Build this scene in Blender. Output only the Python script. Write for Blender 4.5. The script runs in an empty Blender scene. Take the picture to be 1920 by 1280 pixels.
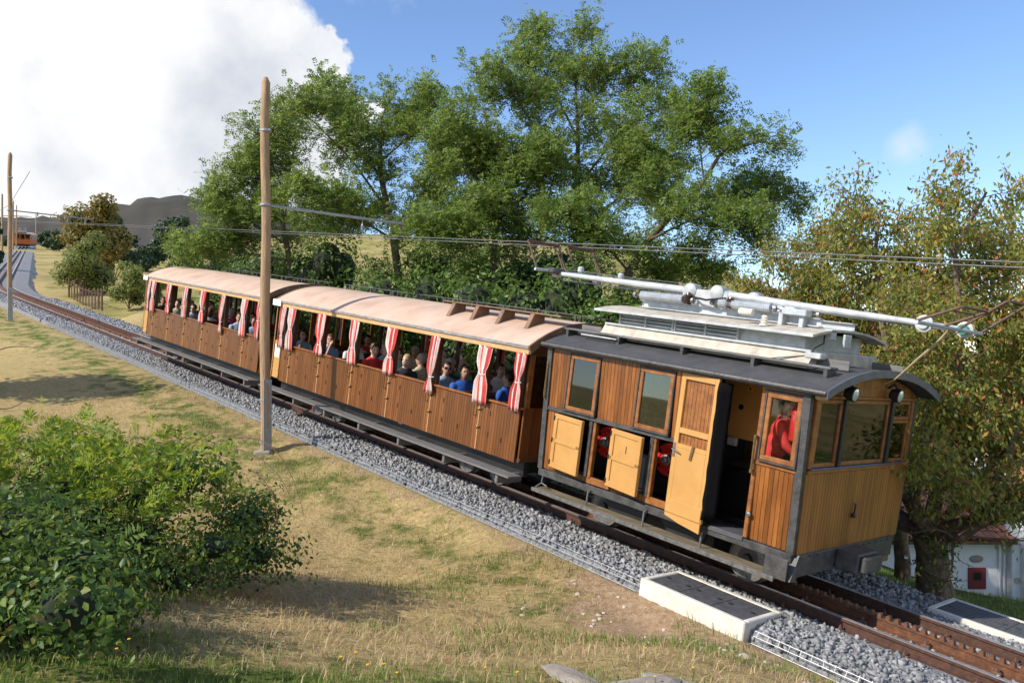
import bpy, bmesh, math, random
import numpy as np
from mathutils import Vector, Matrix
R = math.radians
random.seed(7); rng = np.random.default_rng(7)
scene = bpy.context.scene
col = scene.collection

# ------------------------------------------------------------------ camera, sky, sun, exposure
cam_d = bpy.data.cameras.new('camera'); cam = bpy.data.objects.new('camera', cam_d); col.objects.link(cam)
cam_d.sensor_width = 36; cam_d.lens = 29.03; cam_d.clip_start = .05; cam_d.clip_end = 6000
cam.location = (0, 0, 0); cam.rotation_euler = (R(90.24), 0, 0)
scene.camera = cam
SUN_AZ, SUN_EL = 115, 39          # degrees to the left of the view axis, elevation
sun_dir = Vector((-math.sin(R(SUN_AZ))*math.cos(R(SUN_EL)), math.cos(R(SUN_AZ))*math.cos(R(SUN_EL)), math.sin(R(SUN_EL))))
sun_d = bpy.data.lights.new('sun', 'SUN'); sun = bpy.data.objects.new('sun', sun_d); col.objects.link(sun)
sun_d.energy = 4.6; sun_d.angle = R(.55); sun_d.color = (1, .93, .82)
sun.rotation_euler = sun_dir.to_track_quat('Z', 'Y').to_euler()
world = bpy.data.worlds.new('World'); scene.world = world; world.use_nodes = True
def build_world():
    nt = world.node_tree; N = nt.nodes; Lk = nt.links
    bg = N['Background']
    sky = N.new('ShaderNodeTexSky'); sky.sky_type = 'NISHITA'; sky.sun_disc = False
    sky.sun_elevation = R(SUN_EL); sky.sun_rotation = R(-SUN_AZ); sky.air_density = 1.0; sky.dust_density = .15; sky.ozone_density = 2.2
    tc = N.new('ShaderNodeTexCoord')
    sep = N.new('ShaderNodeSeparateXYZ'); Lk.new(tc.outputs['Generated'], sep.inputs[0])
    def math_(op, a, b=None, c=None, clamp=False):
        m = N.new('ShaderNodeMath'); m.operation = op; m.use_clamp = clamp
        for i, x in enumerate((a, b, c)):
            if x is None: continue
            if isinstance(x, (int, float)): m.inputs[i].default_value = x
            else: Lk.new(x, m.inputs[i])
        return m.outputs[0]
    def noise(scale, detail, rough, w=0.):
        n = N.new('ShaderNodeTexNoise'); n.noise_dimensions = '4D'; n.inputs['W'].default_value = w
        n.inputs['Scale'].default_value = scale; n.inputs['Detail'].default_value = detail; n.inputs['Roughness'].default_value = rough
        Lk.new(tc.outputs['Generated'], n.inputs['Vector']); return n.outputs['Fac']
    n1 = noise(3.2, 9, .58, 1.3); n2 = noise(11, 8, .6, 4.); n3 = noise(16, 8, .62, 2.)
    # heaped clouds: (direction, angular radius) all round the sky
    fac = None
    for (az, el, rad, amp) in ((-38, 14, .34, 1.), (-20, 12, .15, 1.), (-15.5, 15.5, .09, .95), (-22, 20, .12, 1.), (-10, 26, .08, .45), (25.5, 12.2, .024, .65), (70, 20, .3, .9), (130, 25, .35, .8), (200, 16, .4, .9), (265, 30, .25, .8)):
        c = Vector((math.sin(R(az))*math.cos(R(el)), math.cos(R(az))*math.cos(R(el)), math.sin(R(el))))
        dp = N.new('ShaderNodeVectorMath'); dp.operation = 'DISTANCE'; dp.inputs[1].default_value = c
        Lk.new(tc.outputs['Generated'], dp.inputs[0])
        x = math_('DIVIDE', dp.outputs['Value'], rad)
        x = math_('SUBTRACT', 1.12, x)
        x = math_('MULTIPLY_ADD', math_('SUBTRACT', n1 if rad > .095 else n3, .5), 2.2 if rad > .095 else 2.5, x)
        x = math_('MULTIPLY_ADD', math_('SUBTRACT', n2, .5), .9, x)
        x = math_('MULTIPLY', math_('MULTIPLY', x, 5.5 if rad > .08 else .7, clamp=True), amp)
        fac = x if fac is None else math_('MAXIMUM', fac, x)
    fac = math_('MULTIPLY', fac, math_('MULTIPLY', sep.outputs['Z'], 14, clamp=True))
    sc = N.new('ShaderNodeMixRGB'); sc.blend_type = 'MULTIPLY'; sc.inputs[0].default_value = 1; sc.inputs[2].default_value = (.92, 1.0, 1.14, 1)
    Lk.new(sky.outputs[0], sc.inputs[1])
    cr = N.new('ShaderNodeValToRGB'); cr.color_ramp.elements[0].position = .36; cr.color_ramp.elements[0].color = (3.4, 3.65, 4.15, 1)
    cr.color_ramp.elements[1].position = .58; cr.color_ramp.elements[1].color = (5.8, 5.8, 5.8, 1)
    Lk.new(noise(4.5, 6, .55, 9.), cr.inputs[0])
    mx = N.new('ShaderNodeMixRGB'); Lk.new(fac, mx.inputs[0]); Lk.new(sc.outputs[0], mx.inputs[1]); Lk.new(cr.outputs[0], mx.inputs[2])
    Lk.new(mx.outputs[0], bg.inputs['Color']); bg.inputs['Strength'].default_value = .15
build_world()
vs = scene.view_settings; vs.view_transform = 'Standard'; vs.look = 'None'; vs.exposure = .30; vs.gamma = 1; vs.use_curve_mapping = False
scene.render.resolution_x = 1024; scene.render.resolution_y = 682
try:
    scene.cycles.max_bounces = 8; scene.cycles.transparent_max_bounces = 16
except Exception: pass

# ------------------------------------------------------------------ helpers
def tag(o, label=None, cat=None, group=None, kind=None):
    if label: o['label'] = label
    if cat: o['category'] = cat
    if group: o['group'] = group
    if kind: o['kind'] = kind
    return o
def empty(name, loc=(0, 0, 0), mat=None, parent=None):
    o = bpy.data.objects.new(name, None); col.objects.link(o); o.empty_display_size = .2
    if mat is not None: o.matrix_world = mat
    else: o.location = loc
    if parent is not None: o.parent = parent
    return o
class MB:
    """collects shapes; build() links them as one mesh object"""
    def __init__(s): s.v = []; s.f = []; s.m = []
    def add(s, vs, fs, mi=0):
        b = len(s.v); s.v += [tuple(v) for v in vs]; s.f += [tuple(i+b for i in f) for f in fs]; s.m += [mi]*len(fs); return s
    def box(s, x0, x1, y0, y1, z0, z1, mi=0, M=None):
        vs = [(x, y, z) for z in (z0, z1) for x, y in ((x0, y0), (x1, y0), (x1, y1), (x0, y1))]
        if M is not None: vs = [M @ Vector(v) for v in vs]
        return s.add(vs, [(3, 2, 1, 0), (4, 5, 6, 7), (0, 1, 5, 4), (1, 2, 6, 5), (2, 3, 7, 6), (3, 0, 4, 7)], mi)
    def bbox(s, x0, x1, y0, y1, z0, z1, b=.006, mi=0, M=None):
        """box with chamfered long edges all round"""
        bm = bmesh.new(); bmesh.ops.create_cube(bm, size=1)
        for v in bm.verts: v.co = Vector(((x0+x1)/2+v.co.x*(x1-x0), (y0+y1)/2+v.co.y*(y1-y0), (z0+z1)/2+v.co.z*(z1-z0)))
        bmesh.ops.bevel(bm, geom=list(bm.edges), offset=min(b, .45*min(x1-x0, y1-y0, z1-z0)), segments=1, affect='EDGES')
        if M is not None: bmesh.ops.transform(bm, matrix=M, verts=bm.verts)
        bm.verts.index_update(); s.add([v.co[:] for v in bm.verts], [[v.index for v in f.verts] for f in bm.faces], mi); bm.free(); return s
    def tube(s, pts, r, n=8, mi=0, cap=True):
        pts = [Vector(p) for p in pts]
        rs = r if isinstance(r, (list, tuple)) else [r]*len(pts)
        rings = []; up = None
        for i, p in enumerate(pts):
            t = (pts[min(i+1, len(pts)-1)]-pts[max(i-1, 0)]).normalized()
            if up is None: up = t.orthogonal().normalized()
            a = (up-t*up.dot(t)).normalized(); up = a; b = t.cross(a)
            rings.append([p+(a*math.cos(k*2*math.pi/n)+b*math.sin(k*2*math.pi/n))*rs[i] for k in range(n)])
        vs = [q for rg in rings for q in rg]; fs = []
        for i in range(len(pts)-1):
            for k in range(n): fs.append((i*n+k, i*n+(k+1) % n, (i+1)*n+(k+1) % n, (i+1)*n+k))
        if cap: fs += [tuple(range(n-1, -1, -1)), tuple((len(pts)-1)*n+k for k in range(n))]
        return s.add(vs, fs, mi)
    def lathe(s, prof, c, axis, n=20, mi=0):
        """prof: list of (radius, offset along axis)"""
        c = Vector(c); ax = Vector(axis).normalized(); a = ax.orthogonal().normalized(); b = ax.cross(a)
        vs = []; fs = []
        for r, o in prof:
            for k in range(n): vs.append(c+ax*o+(a*math.cos(k*2*math.pi/n)+b*math.sin(k*2*math.pi/n))*max(r, 1e-4))
        m = len(prof)
        for i in range(m-1):
            for k in range(n): fs.append((i*n+k, i*n+(k+1) % n, (i+1)*n+(k+1) % n, (i+1)*n+k))
        fs += [tuple(range(n-1, -1, -1)), tuple((m-1)*n+k for k in range(n))]
        return s.add(vs, fs, mi)
    def prism(s, poly, x0, x1, mi=0, ax='x'):
        """polygon in (y,z) [ax x] or (x,z) [ax y] or (x,y) [ax z], swept between two offsets"""
        def mk(a, t): return {'x': (t, a[0], a[1]), 'y': (a[0], t, a[1]), 'z': (a[0], a[1], t)}[ax]
        n = len(poly); vs = [mk(p, x0) for p in poly]+[mk(p, x1) for p in poly]
        fs = [tuple(range(n-1, -1, -1)), tuple(range(n, 2*n))]+[(i, (i+1) % n, n+(i+1) % n, n+i) for i in range(n)]
        return s.add(vs, fs, mi)
    def build(s, name, mats, parent=None, smooth=False, M=None):
        me = bpy.data.meshes.new(name)
        v = s.v if M is None else [tuple(M @ Vector(q)) for q in s.v]
        me.from_pydata(v, [], s.f)
        mats = mats if isinstance(mats, (list, tuple)) else [mats]
        for m in mats: me.materials.append(m)
        if len(mats) > 1: me.polygons.foreach_set('material_index', s.m)
        if smooth:
            me.polygons.foreach_set('use_smooth', [True]*len(me.polygons))
            try: me.set_sharp_from_angle(angle=R(38))
            except Exception: pass
        me.update()
        bm = bmesh.new(); bm.from_mesh(me); bmesh.ops.recalc_face_normals(bm, faces=bm.faces); bm.to_mesh(me); bm.free()
        o = bpy.data.objects.new(name, me); col.objects.link(o)
        if parent is not None: o.parent = parent
        return o
def np_mesh(name, V, F, mats, parent=None, smooth=False):
    """V (n,3), F (m,k) arrays: fast mesh"""
    V = np.asarray(V, np.float32); F = np.asarray(F, np.int32)
    me = bpy.data.meshes.new(name); k = F.shape[1]
    me.vertices.add(len(V)); me.vertices.foreach_set('co', V.ravel())
    me.loops.add(F.size); me.loops.foreach_set('vertex_index', F.ravel())
    me.polygons.add(len(F)); me.polygons.foreach_set('loop_start', np.arange(len(F), dtype=np.int32)*k)
    try: me.polygons.foreach_set('loop_total', np.full(len(F), k, np.int32))
    except Exception: pass
    if smooth: me.polygons.foreach_set('use_smooth', np.ones(len(F), bool))
    for m in (mats if isinstance(mats, (list, tuple)) else [mats]): me.materials.append(m)
    me.update(calc_edges=True); me.validate()
    o = bpy.data.objects.new(name, me); col.objects.link(o)
    if parent is not None: o.parent = parent
    return o
def copy_tree(o, parent=None):
    c = o.copy(); col.objects.link(c); c.parent = parent
    for ch in list(o.children): copy_tree(ch, c)
    return c

# ------------------------------------------------------------------ materials (all procedural)
def mat(name, c1, c2=None, rough=.6, scale=8, metal=0., bump=0., bscale=40, stretch=(1, 1, 1), island=0., detail=5, c3=None, spec=.5, coat=0.):
    m = bpy.data.materials.new(name); m.use_nodes = True
    nt = m.node_tree; N = nt.nodes; Lk = nt.links; p = N['Principled BSDF']
    p.inputs['Roughness'].default_value = rough; p.inputs['Metallic'].default_value = metal
    p.inputs['Specular IOR Level'].default_value = spec
    if coat: p.inputs['Coat Weight'].default_value = coat; p.inputs['Coat Roughness'].default_value = .12
    c2 = c2 or tuple(x*.75 for x in c1)
    tc = N.new('ShaderNodeTexCoord'); mp = N.new('ShaderNodeMapping'); mp.inputs['Scale'].default_value = stretch
    Lk.new(tc.outputs['Object'], mp.inputs[0])
    n = N.new('ShaderNodeTexNoise'); n.inputs['Scale'].default_value = scale; n.inputs['Detail'].default_value = detail; n.inputs['Roughness'].default_value = .62
    Lk.new(mp.outputs[0], n.inputs['Vector'])
    cr = N.new('ShaderNodeValToRGB'); e = cr.color_ramp.elements
    e[0].position = .3; e[0].color = (*c2, 1); e[1].position = .68; e[1].color = (*c1, 1)
    if c3: x = e.new(.5); x.color = (*c3, 1)
    Lk.new(n.outputs['Fac'], cr.inputs[0]); out = cr.outputs[0]
    if island:
        g = N.new('ShaderNodeNewGeometry'); hsv = N.new('ShaderNodeHueSaturation')
        mr = N.new('ShaderNodeMapRange'); mr.inputs[3].default_value = 1-island; mr.inputs[4].default_value = 1+island
        Lk.new(g.outputs['Random Per Island'], mr.inputs[0]); Lk.new(mr.outputs[0], hsv.inputs['Value']); Lk.new(out, hsv.inputs['Color']); out = hsv.outputs[0]
    Lk.new(out, p.inputs['Base Color'])
    if bump:
        n2 = N.new('ShaderNodeTexNoise'); n2.inputs['Scale'].default_value = bscale; n2.inputs['Detail'].default_value = 6; Lk.new(mp.outputs[0], n2.inputs['Vector'])
        b = N.new('ShaderNodeBump'); b.inputs['Strength'].default_value = bump; b.inputs['Distance'].default_value = .02
        Lk.new(n2.outputs['Fac'], b.inputs['Height']); Lk.new(b.outputs[0], p.inputs['Normal'])
    return m
def leafmat(name, cols, rough=.5, trans=.35, island_pos=None):
    """leaf colours picked per leaf from a ramp, with light coming through"""
    m = bpy.data.materials.new(name); m.use_nodes = True
    nt = m.node_tree; N = nt.nodes; Lk = nt.links; p = N['Principled BSDF']; out = N['Material Output']
    g = N.new('ShaderNodeNewGeometry'); cr = N.new('ShaderNodeValToRGB'); e = cr.color_ramp.elements
    while len(e) < len(cols): e.new(.5)
    for i, c in enumerate(cols): e[i].position = c[0]; e[i].color = (*c[1], 1)
    Lk.new(g.outputs['Random Per Island'], cr.inputs[0])
    Lk.new(cr.outputs[0], p.inputs['Base Color']); p.inputs['Roughness'].default_value = rough; p.inputs['Specular IOR Level'].default_value = .35
    t = N.new('ShaderNodeBsdfTranslucent'); hs = N.new('ShaderNodeHueSaturation'); hs.inputs['Value'].default_value = 1.5; hs.inputs['Hue'].default_value = .485
    Lk.new(cr.outputs[0], hs.inputs['Color']); Lk.new(hs.outputs[0], t.inputs['Color'])
    mx = N.new('ShaderNodeMixShader'); mx.inputs[0].default_value = trans
    Lk.new(p.outputs[0], mx.inputs[1]); Lk.new(t.outputs[0], mx.inputs[2]); Lk.new(mx.outputs[0], out.inputs['Surface'])
    return m
def glassmat(name, tint=(.9, .95, .93), refl=.12):
    m = bpy.data.materials.new(name); m.use_nodes = True
    nt = m.node_tree; N = nt.nodes; Lk = nt.links; out = N['Material Output']; N.remove(N['Principled BSDF'])
    t = N.new('ShaderNodeBsdfTransparent'); t.inputs[0].default_value = (*tint, 1)
    gl = N.new('ShaderNodeBsdfGlossy'); gl.inputs['Roughness'].default_value = .02
    fr = N.new('ShaderNodeFresnel'); fr.inputs[0].default_value = 1.5
    ad = N.new('ShaderNodeMath'); ad.operation = 'ADD'; ad.inputs[1].default_value = refl; Lk.new(fr.outputs[0], ad.inputs[0])
    mx = N.new('ShaderNodeMixShader'); Lk.new(ad.outputs[0], mx.inputs[0]); Lk.new(t.outputs[0], mx.inputs[1]); Lk.new(gl.outputs[0], mx.inputs[2])
    Lk.new(mx.outputs[0], out.inputs['Surface']); return m
M_ = {}
M_['wood'] = mat('varnished_brown_boards', (.20, .074, .023), (.125, .045, .014), .28, 5, stretch=(3, 3, .5), island=.22, bump=.1, bscale=30, c3=(.165, .060, .018))
M_['wood_loco'] = mat('varnished_orange_boards', (.29, .108, .026), (.15, .053, .014), .30, 4, stretch=(3, 3, .5), island=.24, bump=.1, bscale=30, c3=(.225, .080, .020))
M_['wood_front'] = mat('weathered_golden_boards', (.37, .145, .034), (.23, .088, .022), .42, 1.6, stretch=(2, 2, .8), island=.16, bump=.1, bscale=30, c3=(.30, .125, .028))
M_['wood_frame'] = mat('varnished_frame_wood', (.36, .14, .035), (.17, .06, .018), .38, 9, stretch=(1, 1, 1), bump=.1)
M_['wood_dark'] = mat('dark_interior_wood', (.13, .055, .022), (.06, .026, .012), .5, 8)
M_['pale_wood'] = mat('pale_fascia_wood', (.66, .40, .19), (.48, .27, .11), .5, 7, stretch=(.6, 3, 3), bump=.1)
M_['ochre'] = mat('ochre_door_paint', (.57, .31, .095), (.47, .245, .07), .45, 2.2, bump=.05)
M_['black'] = mat('black_paint', (.022, .022, .024), (.012, .012, .012), .45, 12)
M_['pitch'] = mat('black_machinery', (.012, .012, .014), (.006, .006, .006), .35, 12)
M_['fabric'] = mat('black_fabric', (.006, .006, .007), (.004, .004, .005), .9, 20, bump=.3, bscale=14, spec=.1)
M_['frame'] = mat('worn_dark_frame_metal', (.085, .082, .08), (.03, .03, .03), .5, 9, bump=.3, bscale=25)
M_['wheelgrey'] = mat('dusty_wheel_iron', (.17, .15, .14), (.09, .08, .075), .6, 9, bump=.1)
M_['steel'] = mat('worn_steel', (.30, .30, .30), (.13, .12, .11), .42, 14, metal=.6, bump=.2)
M_['brass'] = mat('aged_brass', (.38, .24, .10), (.16, .10, .05), .4, 30, metal=.7)
M_['white'] = mat('white_roof_paint', (.56, .58, .59), (.33, .34, .34), .5, 6, bump=.12, detail=9)
M_['white_dirty'] = mat('dirty_pale_roof', (.60, .54, .44), (.34, .30, .25), .7, 6, bump=.15)
M_['greymetal'] = mat('grey_painted_metal', (.52, .55, .58), (.36, .39, .42), .42, 9, bump=.08)
M_['roofblack'] = mat('tarred_roof_felt', (.085, .083, .086), (.05, .048, .05), .6, 3, bump=.25, bscale=18)
M_['roofpink'] = mat('faded_pink_roof_canvas', (.60, .44, .34), (.46, .31, .22), .62, 1.7, bump=.12, bscale=9, c3=(.57, .40, .30), detail=8)
M_['zinc'] = mat('weathered_zinc_edge', (.40, .39, .38), (.20, .17, .15), .5, 9, stretch=(1, 4, 4), metal=.3)
M_['roofbrown'] = mat('brown_roof_timber', (.26, .15, .09), (.12, .07, .045), .7, 7)
M_['board'] = mat('grey_weathered_plank', (.20, .195, .19), (.085, .08, .075), .7, 5, stretch=(.5, 8, 8), bump=.3)
M_['boardmoss'] = mat('mossy_weathered_plank', (.26, .20, .14), (.10, .085, .03), .75, 4, stretch=(.8, 5, 5), bump=.3)
M_['rust'] = mat('rusty_rack_steel', (.22, .095, .045), (.09, .042, .026), .6, 12, metal=.3, bump=.3, c3=(.15, .064, .033))
M_['railside'] = mat('brown_rail_steel', (.13, .062, .04), (.06, .033, .025), .55, 14, metal=.3, bump=.2)
M_['railtop'] = mat('polished_rail_head', (.60, .57, .56), (.45, .41, .40), .3, 20, metal=.6)
M_['sleeper'] = mat('rusty_steel_sleeper', (.10, .06, .04), (.05, .03, .022), .7, 10, bump=.3)
M_['ballast'] = mat('grey_ballast_bed', (.30, .31, .325), (.085, .088, .095), .85, 26, bump=1., bscale=26, detail=3)
M_['stone'] = mat('grey_crushed_stone', (.32, .32, .325), (.215, .215, .22), .85, 5, island=.32, bump=.2)
M_['rock'] = mat('pale_field_stone', (.58, .50, .40), (.36, .30, .24), .85, 9, island=.2, bump=.3)
M_['flag'] = mat('weathered_flat_stone', (.36, .31, .26), (.20, .17, .14), .85, 6, bump=.5, bscale=20)
M_['wire'] = mat('galvanised_wire', (.36, .38, .40), (.25, .27, .29), .45, 20, metal=.5)
M_['cable'] = mat('contact_wire', (.20, .20, .19), (.12, .12, .11), .45, 8, metal=.5)
M_['concrete'] = mat('pale_concrete', (.70, .67, .60), (.54, .51, .45), .8, 5, bump=.2, bscale=50)
M_['plate'] = mat('dark_cover_plate', (.10, .10, .11), (.06, .06, .068), .6, 10, bump=.2)
M_['polewood'] = mat('weathered_pole_wood', (.44, .29, .165), (.24, .15, .085), .75, 5, stretch=(4, 4, .5), bump=.5, bscale=14, c3=(.36, .235, .13))
M_['galv'] = mat('galvanised_steel', (.40, .43, .46), (.28, .31, .35), .45, 9, metal=.5)
M_['iron'] = mat('rusty_iron', (.17, .085, .055), (.08, .045, .035), .65, 15, bump=.2)
M_['insul'] = mat('brown_porcelain', (.10, .05, .04), (.05, .03, .025), .2, 9)
M_['porc'] = mat('cream_porcelain', (.75, .70, .60), (.62, .58, .5), .25, 9)
M_['red'] = mat('red_painted_wheel', (.62, .022, .02), (.45, .015, .015), .4, 8)
M_['white_paper'] = mat('white_notice', (.82, .82, .80), (.76, .76, .74), .6, 5)
M_['redprint'] = mat('red_print', (.60, .05, .10), (.55, .04, .09), .6, 5)
M_['blackprint'] = mat('black_print', (.02, .02, .02), (.015, .015, .015), .6, 5)
M_['yellow'] = mat('yellow_print', (.75, .50, .05), (.7, .45, .04), .5, 5)
M_['glass'] = glassmat('window_glass', (.95, .97, .96), -.02); M_['glass_dark'] = glassmat('dull_window_glass', (.50, .54, .46), .07)
M_['lamp'] = mat('lamp_lens', (.72, .80, .84), (.6, .7, .75), .08, 20, metal=.5)
M_['green'] = mat('green_plastic', (.02, .25, .17), (.02, .18, .12), .4, 8)
M_['curt_r'] = mat('curtain_red_stripe', (.68, .085, .07), (.56, .06, .05), .85, 12)
M_['curt_w'] = mat('curtain_white_stripe', (.76, .73, .69), (.62, .59, .56), .85, 12)
M_['bark'] = mat('grey_brown_bark', (.20, .15, .11), (.085, .06, .042), .9, 9, stretch=(3, 3, .8), bump=.8, bscale=16)
M_['barklichen'] = mat('lichened_bark', (.24, .19, .14), (.075, .05, .034), .9, 7, stretch=(2, 2, 1), bump=.9, bscale=14, c3=(.14, .095, .065))
M_['twig'] = mat('thin_brown_twig', (.16, .10, .065), (.09, .055, .04), .8, 12)
M_['cane'] = mat('reddish_bramble_cane', (.20, .09, .06), (.12, .05, .035), .7, 12)
M_['whitewall'] = mat('limewashed_wall', (.80, .80, .82), (.70, .70, .72), .85, 2, bump=.2, bscale=12)
M_['redpaint'] = mat('dark_red_paint', (.20, .025, .03), (.15, .016, .02), .55, 6)
M_['tile'] = mat('terracotta_roof_tile', (.58, .23, .12), (.36, .13, .07), .8, 4, island=.25)
M_['locust'] = leafmat('locust_leaflet', [(0, (.085, .15, .036)), (.45, (.155, .24, .052)), (.8, (.22, .30, .068)), (1, (.31, .36, .09))], trans=.48)
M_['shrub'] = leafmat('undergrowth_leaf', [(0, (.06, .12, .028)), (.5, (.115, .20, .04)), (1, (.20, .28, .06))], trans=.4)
M_['cherry'] = leafmat('autumn_cherry_leaf', [(0, (.12, .17, .042)), (.45, (.215, .26, .058)), (.72, (.31, .31, .065)), (.87, (.46, .35, .07)), (.95, (.50, .22, .06)), (1, (.42, .15, .07))], trans=.48)
M_['bramble'] = leafmat('bramble_leaf', [(0, (.038, .085, .020)), (.45, (.075, .14, .028)), (.8, (.13, .20, .036)), (.94, (.20, .25, .045)), (1, (.24, .16, .06))], trans=.36, rough=.45)
M_['fern'] = leafmat('bracken_frond', [(0, (.10, .19, .025)), (.5, (.19, .29, .03)), (1, (.36, .38, .04))], trans=.45)
M_['autumn'] = leafmat('yellowing_leaf', [(0, (.11, .12, .03)), (.5, (.22, .19, .04)), (.85, (.34, .24, .05)), (1, (.42, .26, .07))], trans=.3)
M_['sallow'] = leafmat('sallow_leaf', [(0, (.11, .15, .035)), (.5, (.18, .22, .05)), (1, (.30, .30, .08))], trans=.35)
M_['conifer'] = leafmat('dark_conifer_spray', [(0, (.022, .050, .022)), (.6, (.04, .078, .03)), (1, (.07, .11, .04))], trans=.1)
M_['grass'] = leafmat('green_grass_blade', [(0, (.10, .17, .03)), (.6, (.17, .25, .045)), (1, (.34, .33, .10))], trans=.45)
M_['straw'] = leafmat('dry_straw', [(0, (.30, .20, .10)), (.5, (.50, .37, .20)), (.86, (.62, .48, .27)), (1, (.28, .30, .08))], trans=.3)
M_['petal'] = mat('yellow_petal', (.80, .50, .02), (.7, .4, .01), .6, 10)
M_['core'] = mat('bush_inner_shade', (.02, .03, .012), (.012, .018, .008), .9, 6)  # near-black green paints the deep shade inside bushes
M_['heather'] = mat('heather_hill', (.062, .048, .036), (.028, .028, .020), .95, .03, bump=.9, bscale=.25, c3=(.044, .038, .026), detail=10)
M_['skin'] = mat('skin', (.60, .36, .26), (.52, .29, .20), .55, 6)
M_['far_orange'] = mat('far_orange_boards', (.60, .14, .02), (.42, .09, .015), .45, 4, stretch=(3, 3, .5))

# ------------------------------------------------------------------ track geometry
O = Vector((3.95975731, 10.00013463, -3.07838709))
d0 = Vector((.65078367, -.74952368, -.12122235)); v0 = Vector((.74939985, .65974113, -.05604921)); n0 = Vector((.12198558, -.0543681, .99104169))
def frame_mat(o=O): return Matrix(((d0.x, v0.x, n0.x, o.x), (d0.y, v0.y, n0.y, o.y), (d0.z, v0.z, n0.z, o.z), (0, 0, 0, 1)))
def T(x, y, z=0): return O+d0*x+v0*y+n0*z
# s <= 0 runs uphill: straight to -49, a bend, then straight again
PATH = []
_p = T(16, 0); _s = 16.
while _s > -49: PATH.append((_s, _p.copy(), d0.copy(), v0.copy(), n0.copy())); _s -= .5; _p = T(_s, 0)
_head = math.atan2(-d0.x, -d0.y)     # heading of the uphill direction, clockwise from +Y
while _s > -230:
    k = min(1, max(0, (-49-_s)/14)); h = _head+R(11)*k; sl = .1222
    up = Vector((math.sin(h), math.cos(h), sl)).normalized(); side = Vector((math.cos(h), -math.sin(h), -.056*(1-k))).normalized()
    dn = -up; nn = dn.cross(side).normalized()
    PATH.append((_s, _p.copy(), dn, side, nn)); _s -= .5; _p = _p+up*.5
PS = np.array([q[0] for q in PATH]); PP = np.array([q[1][:] for q in PATH]); PD = np.array([q[2][:] for q in PATH]); PV = np.array([q[3][:] for q in PATH]); PN = np.array([q[4][:] for q in PATH])
def at(s, y=0, z=0):
    i = min(range(len(PS)), key=lambda k: abs(PS[k]-s)) if not (-49 < s <= 16) else int(round((16-s)/.5))
    i = max(0, min(len(PATH)-1, i)); ds = s-PS[i]
    p = PP[i]+PD[i]*ds+PV[i]*y+PN[i]*z
    return Vector(p)
def path_mat(s):
    i = int(np.argmin(abs(PS-s))); M = Matrix.Identity(4)
    for r in range(3):
        M[r][0] = PD[i][r]; M[r][1] = PV[i][r]; M[r][2] = PN[i][r]; M[r][3] = PP[i][r]+PD[i][r]*(s-PS[i])
    return M
def track_coords(X, Y):
    """nearest path sample (plan view) -> s, signed lateral t, track height"""
    s = np.empty(X.shape); t = np.empty(X.shape); z = np.empty(X.shape)
    sub = slice(None, None, 2); px, py = PP[sub, 0], PP[sub, 1]
    for a in range(0, X.size, 4000):
        xs = X.flat[a:a+4000]; ys = Y.flat[a:a+4000]
        i = np.argmin((xs[:, None]-px)**2+(ys[:, None]-py)**2, 1)*2
        dx = xs-PP[i, 0]; dy = ys-PP[i, 1]
        hd = np.hypot(PD[i, 0], PD[i, 1]); ds = (dx*PD[i, 0]+dy*PD[i, 1])/hd
        tt = (dx*PV[i, 0]+dy*PV[i, 1])/np.hypot(PV[i, 0], PV[i, 1])
        s.flat[a:a+4000] = PS[i]+ds/hd; t.flat[a:a+4000] = tt
        z.flat[a:a+4000] = PP[i, 2]+PD[i, 2]*ds/hd+PV[i, 2]*np.clip(tt, -3, 3)
    return s, t, z

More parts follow.
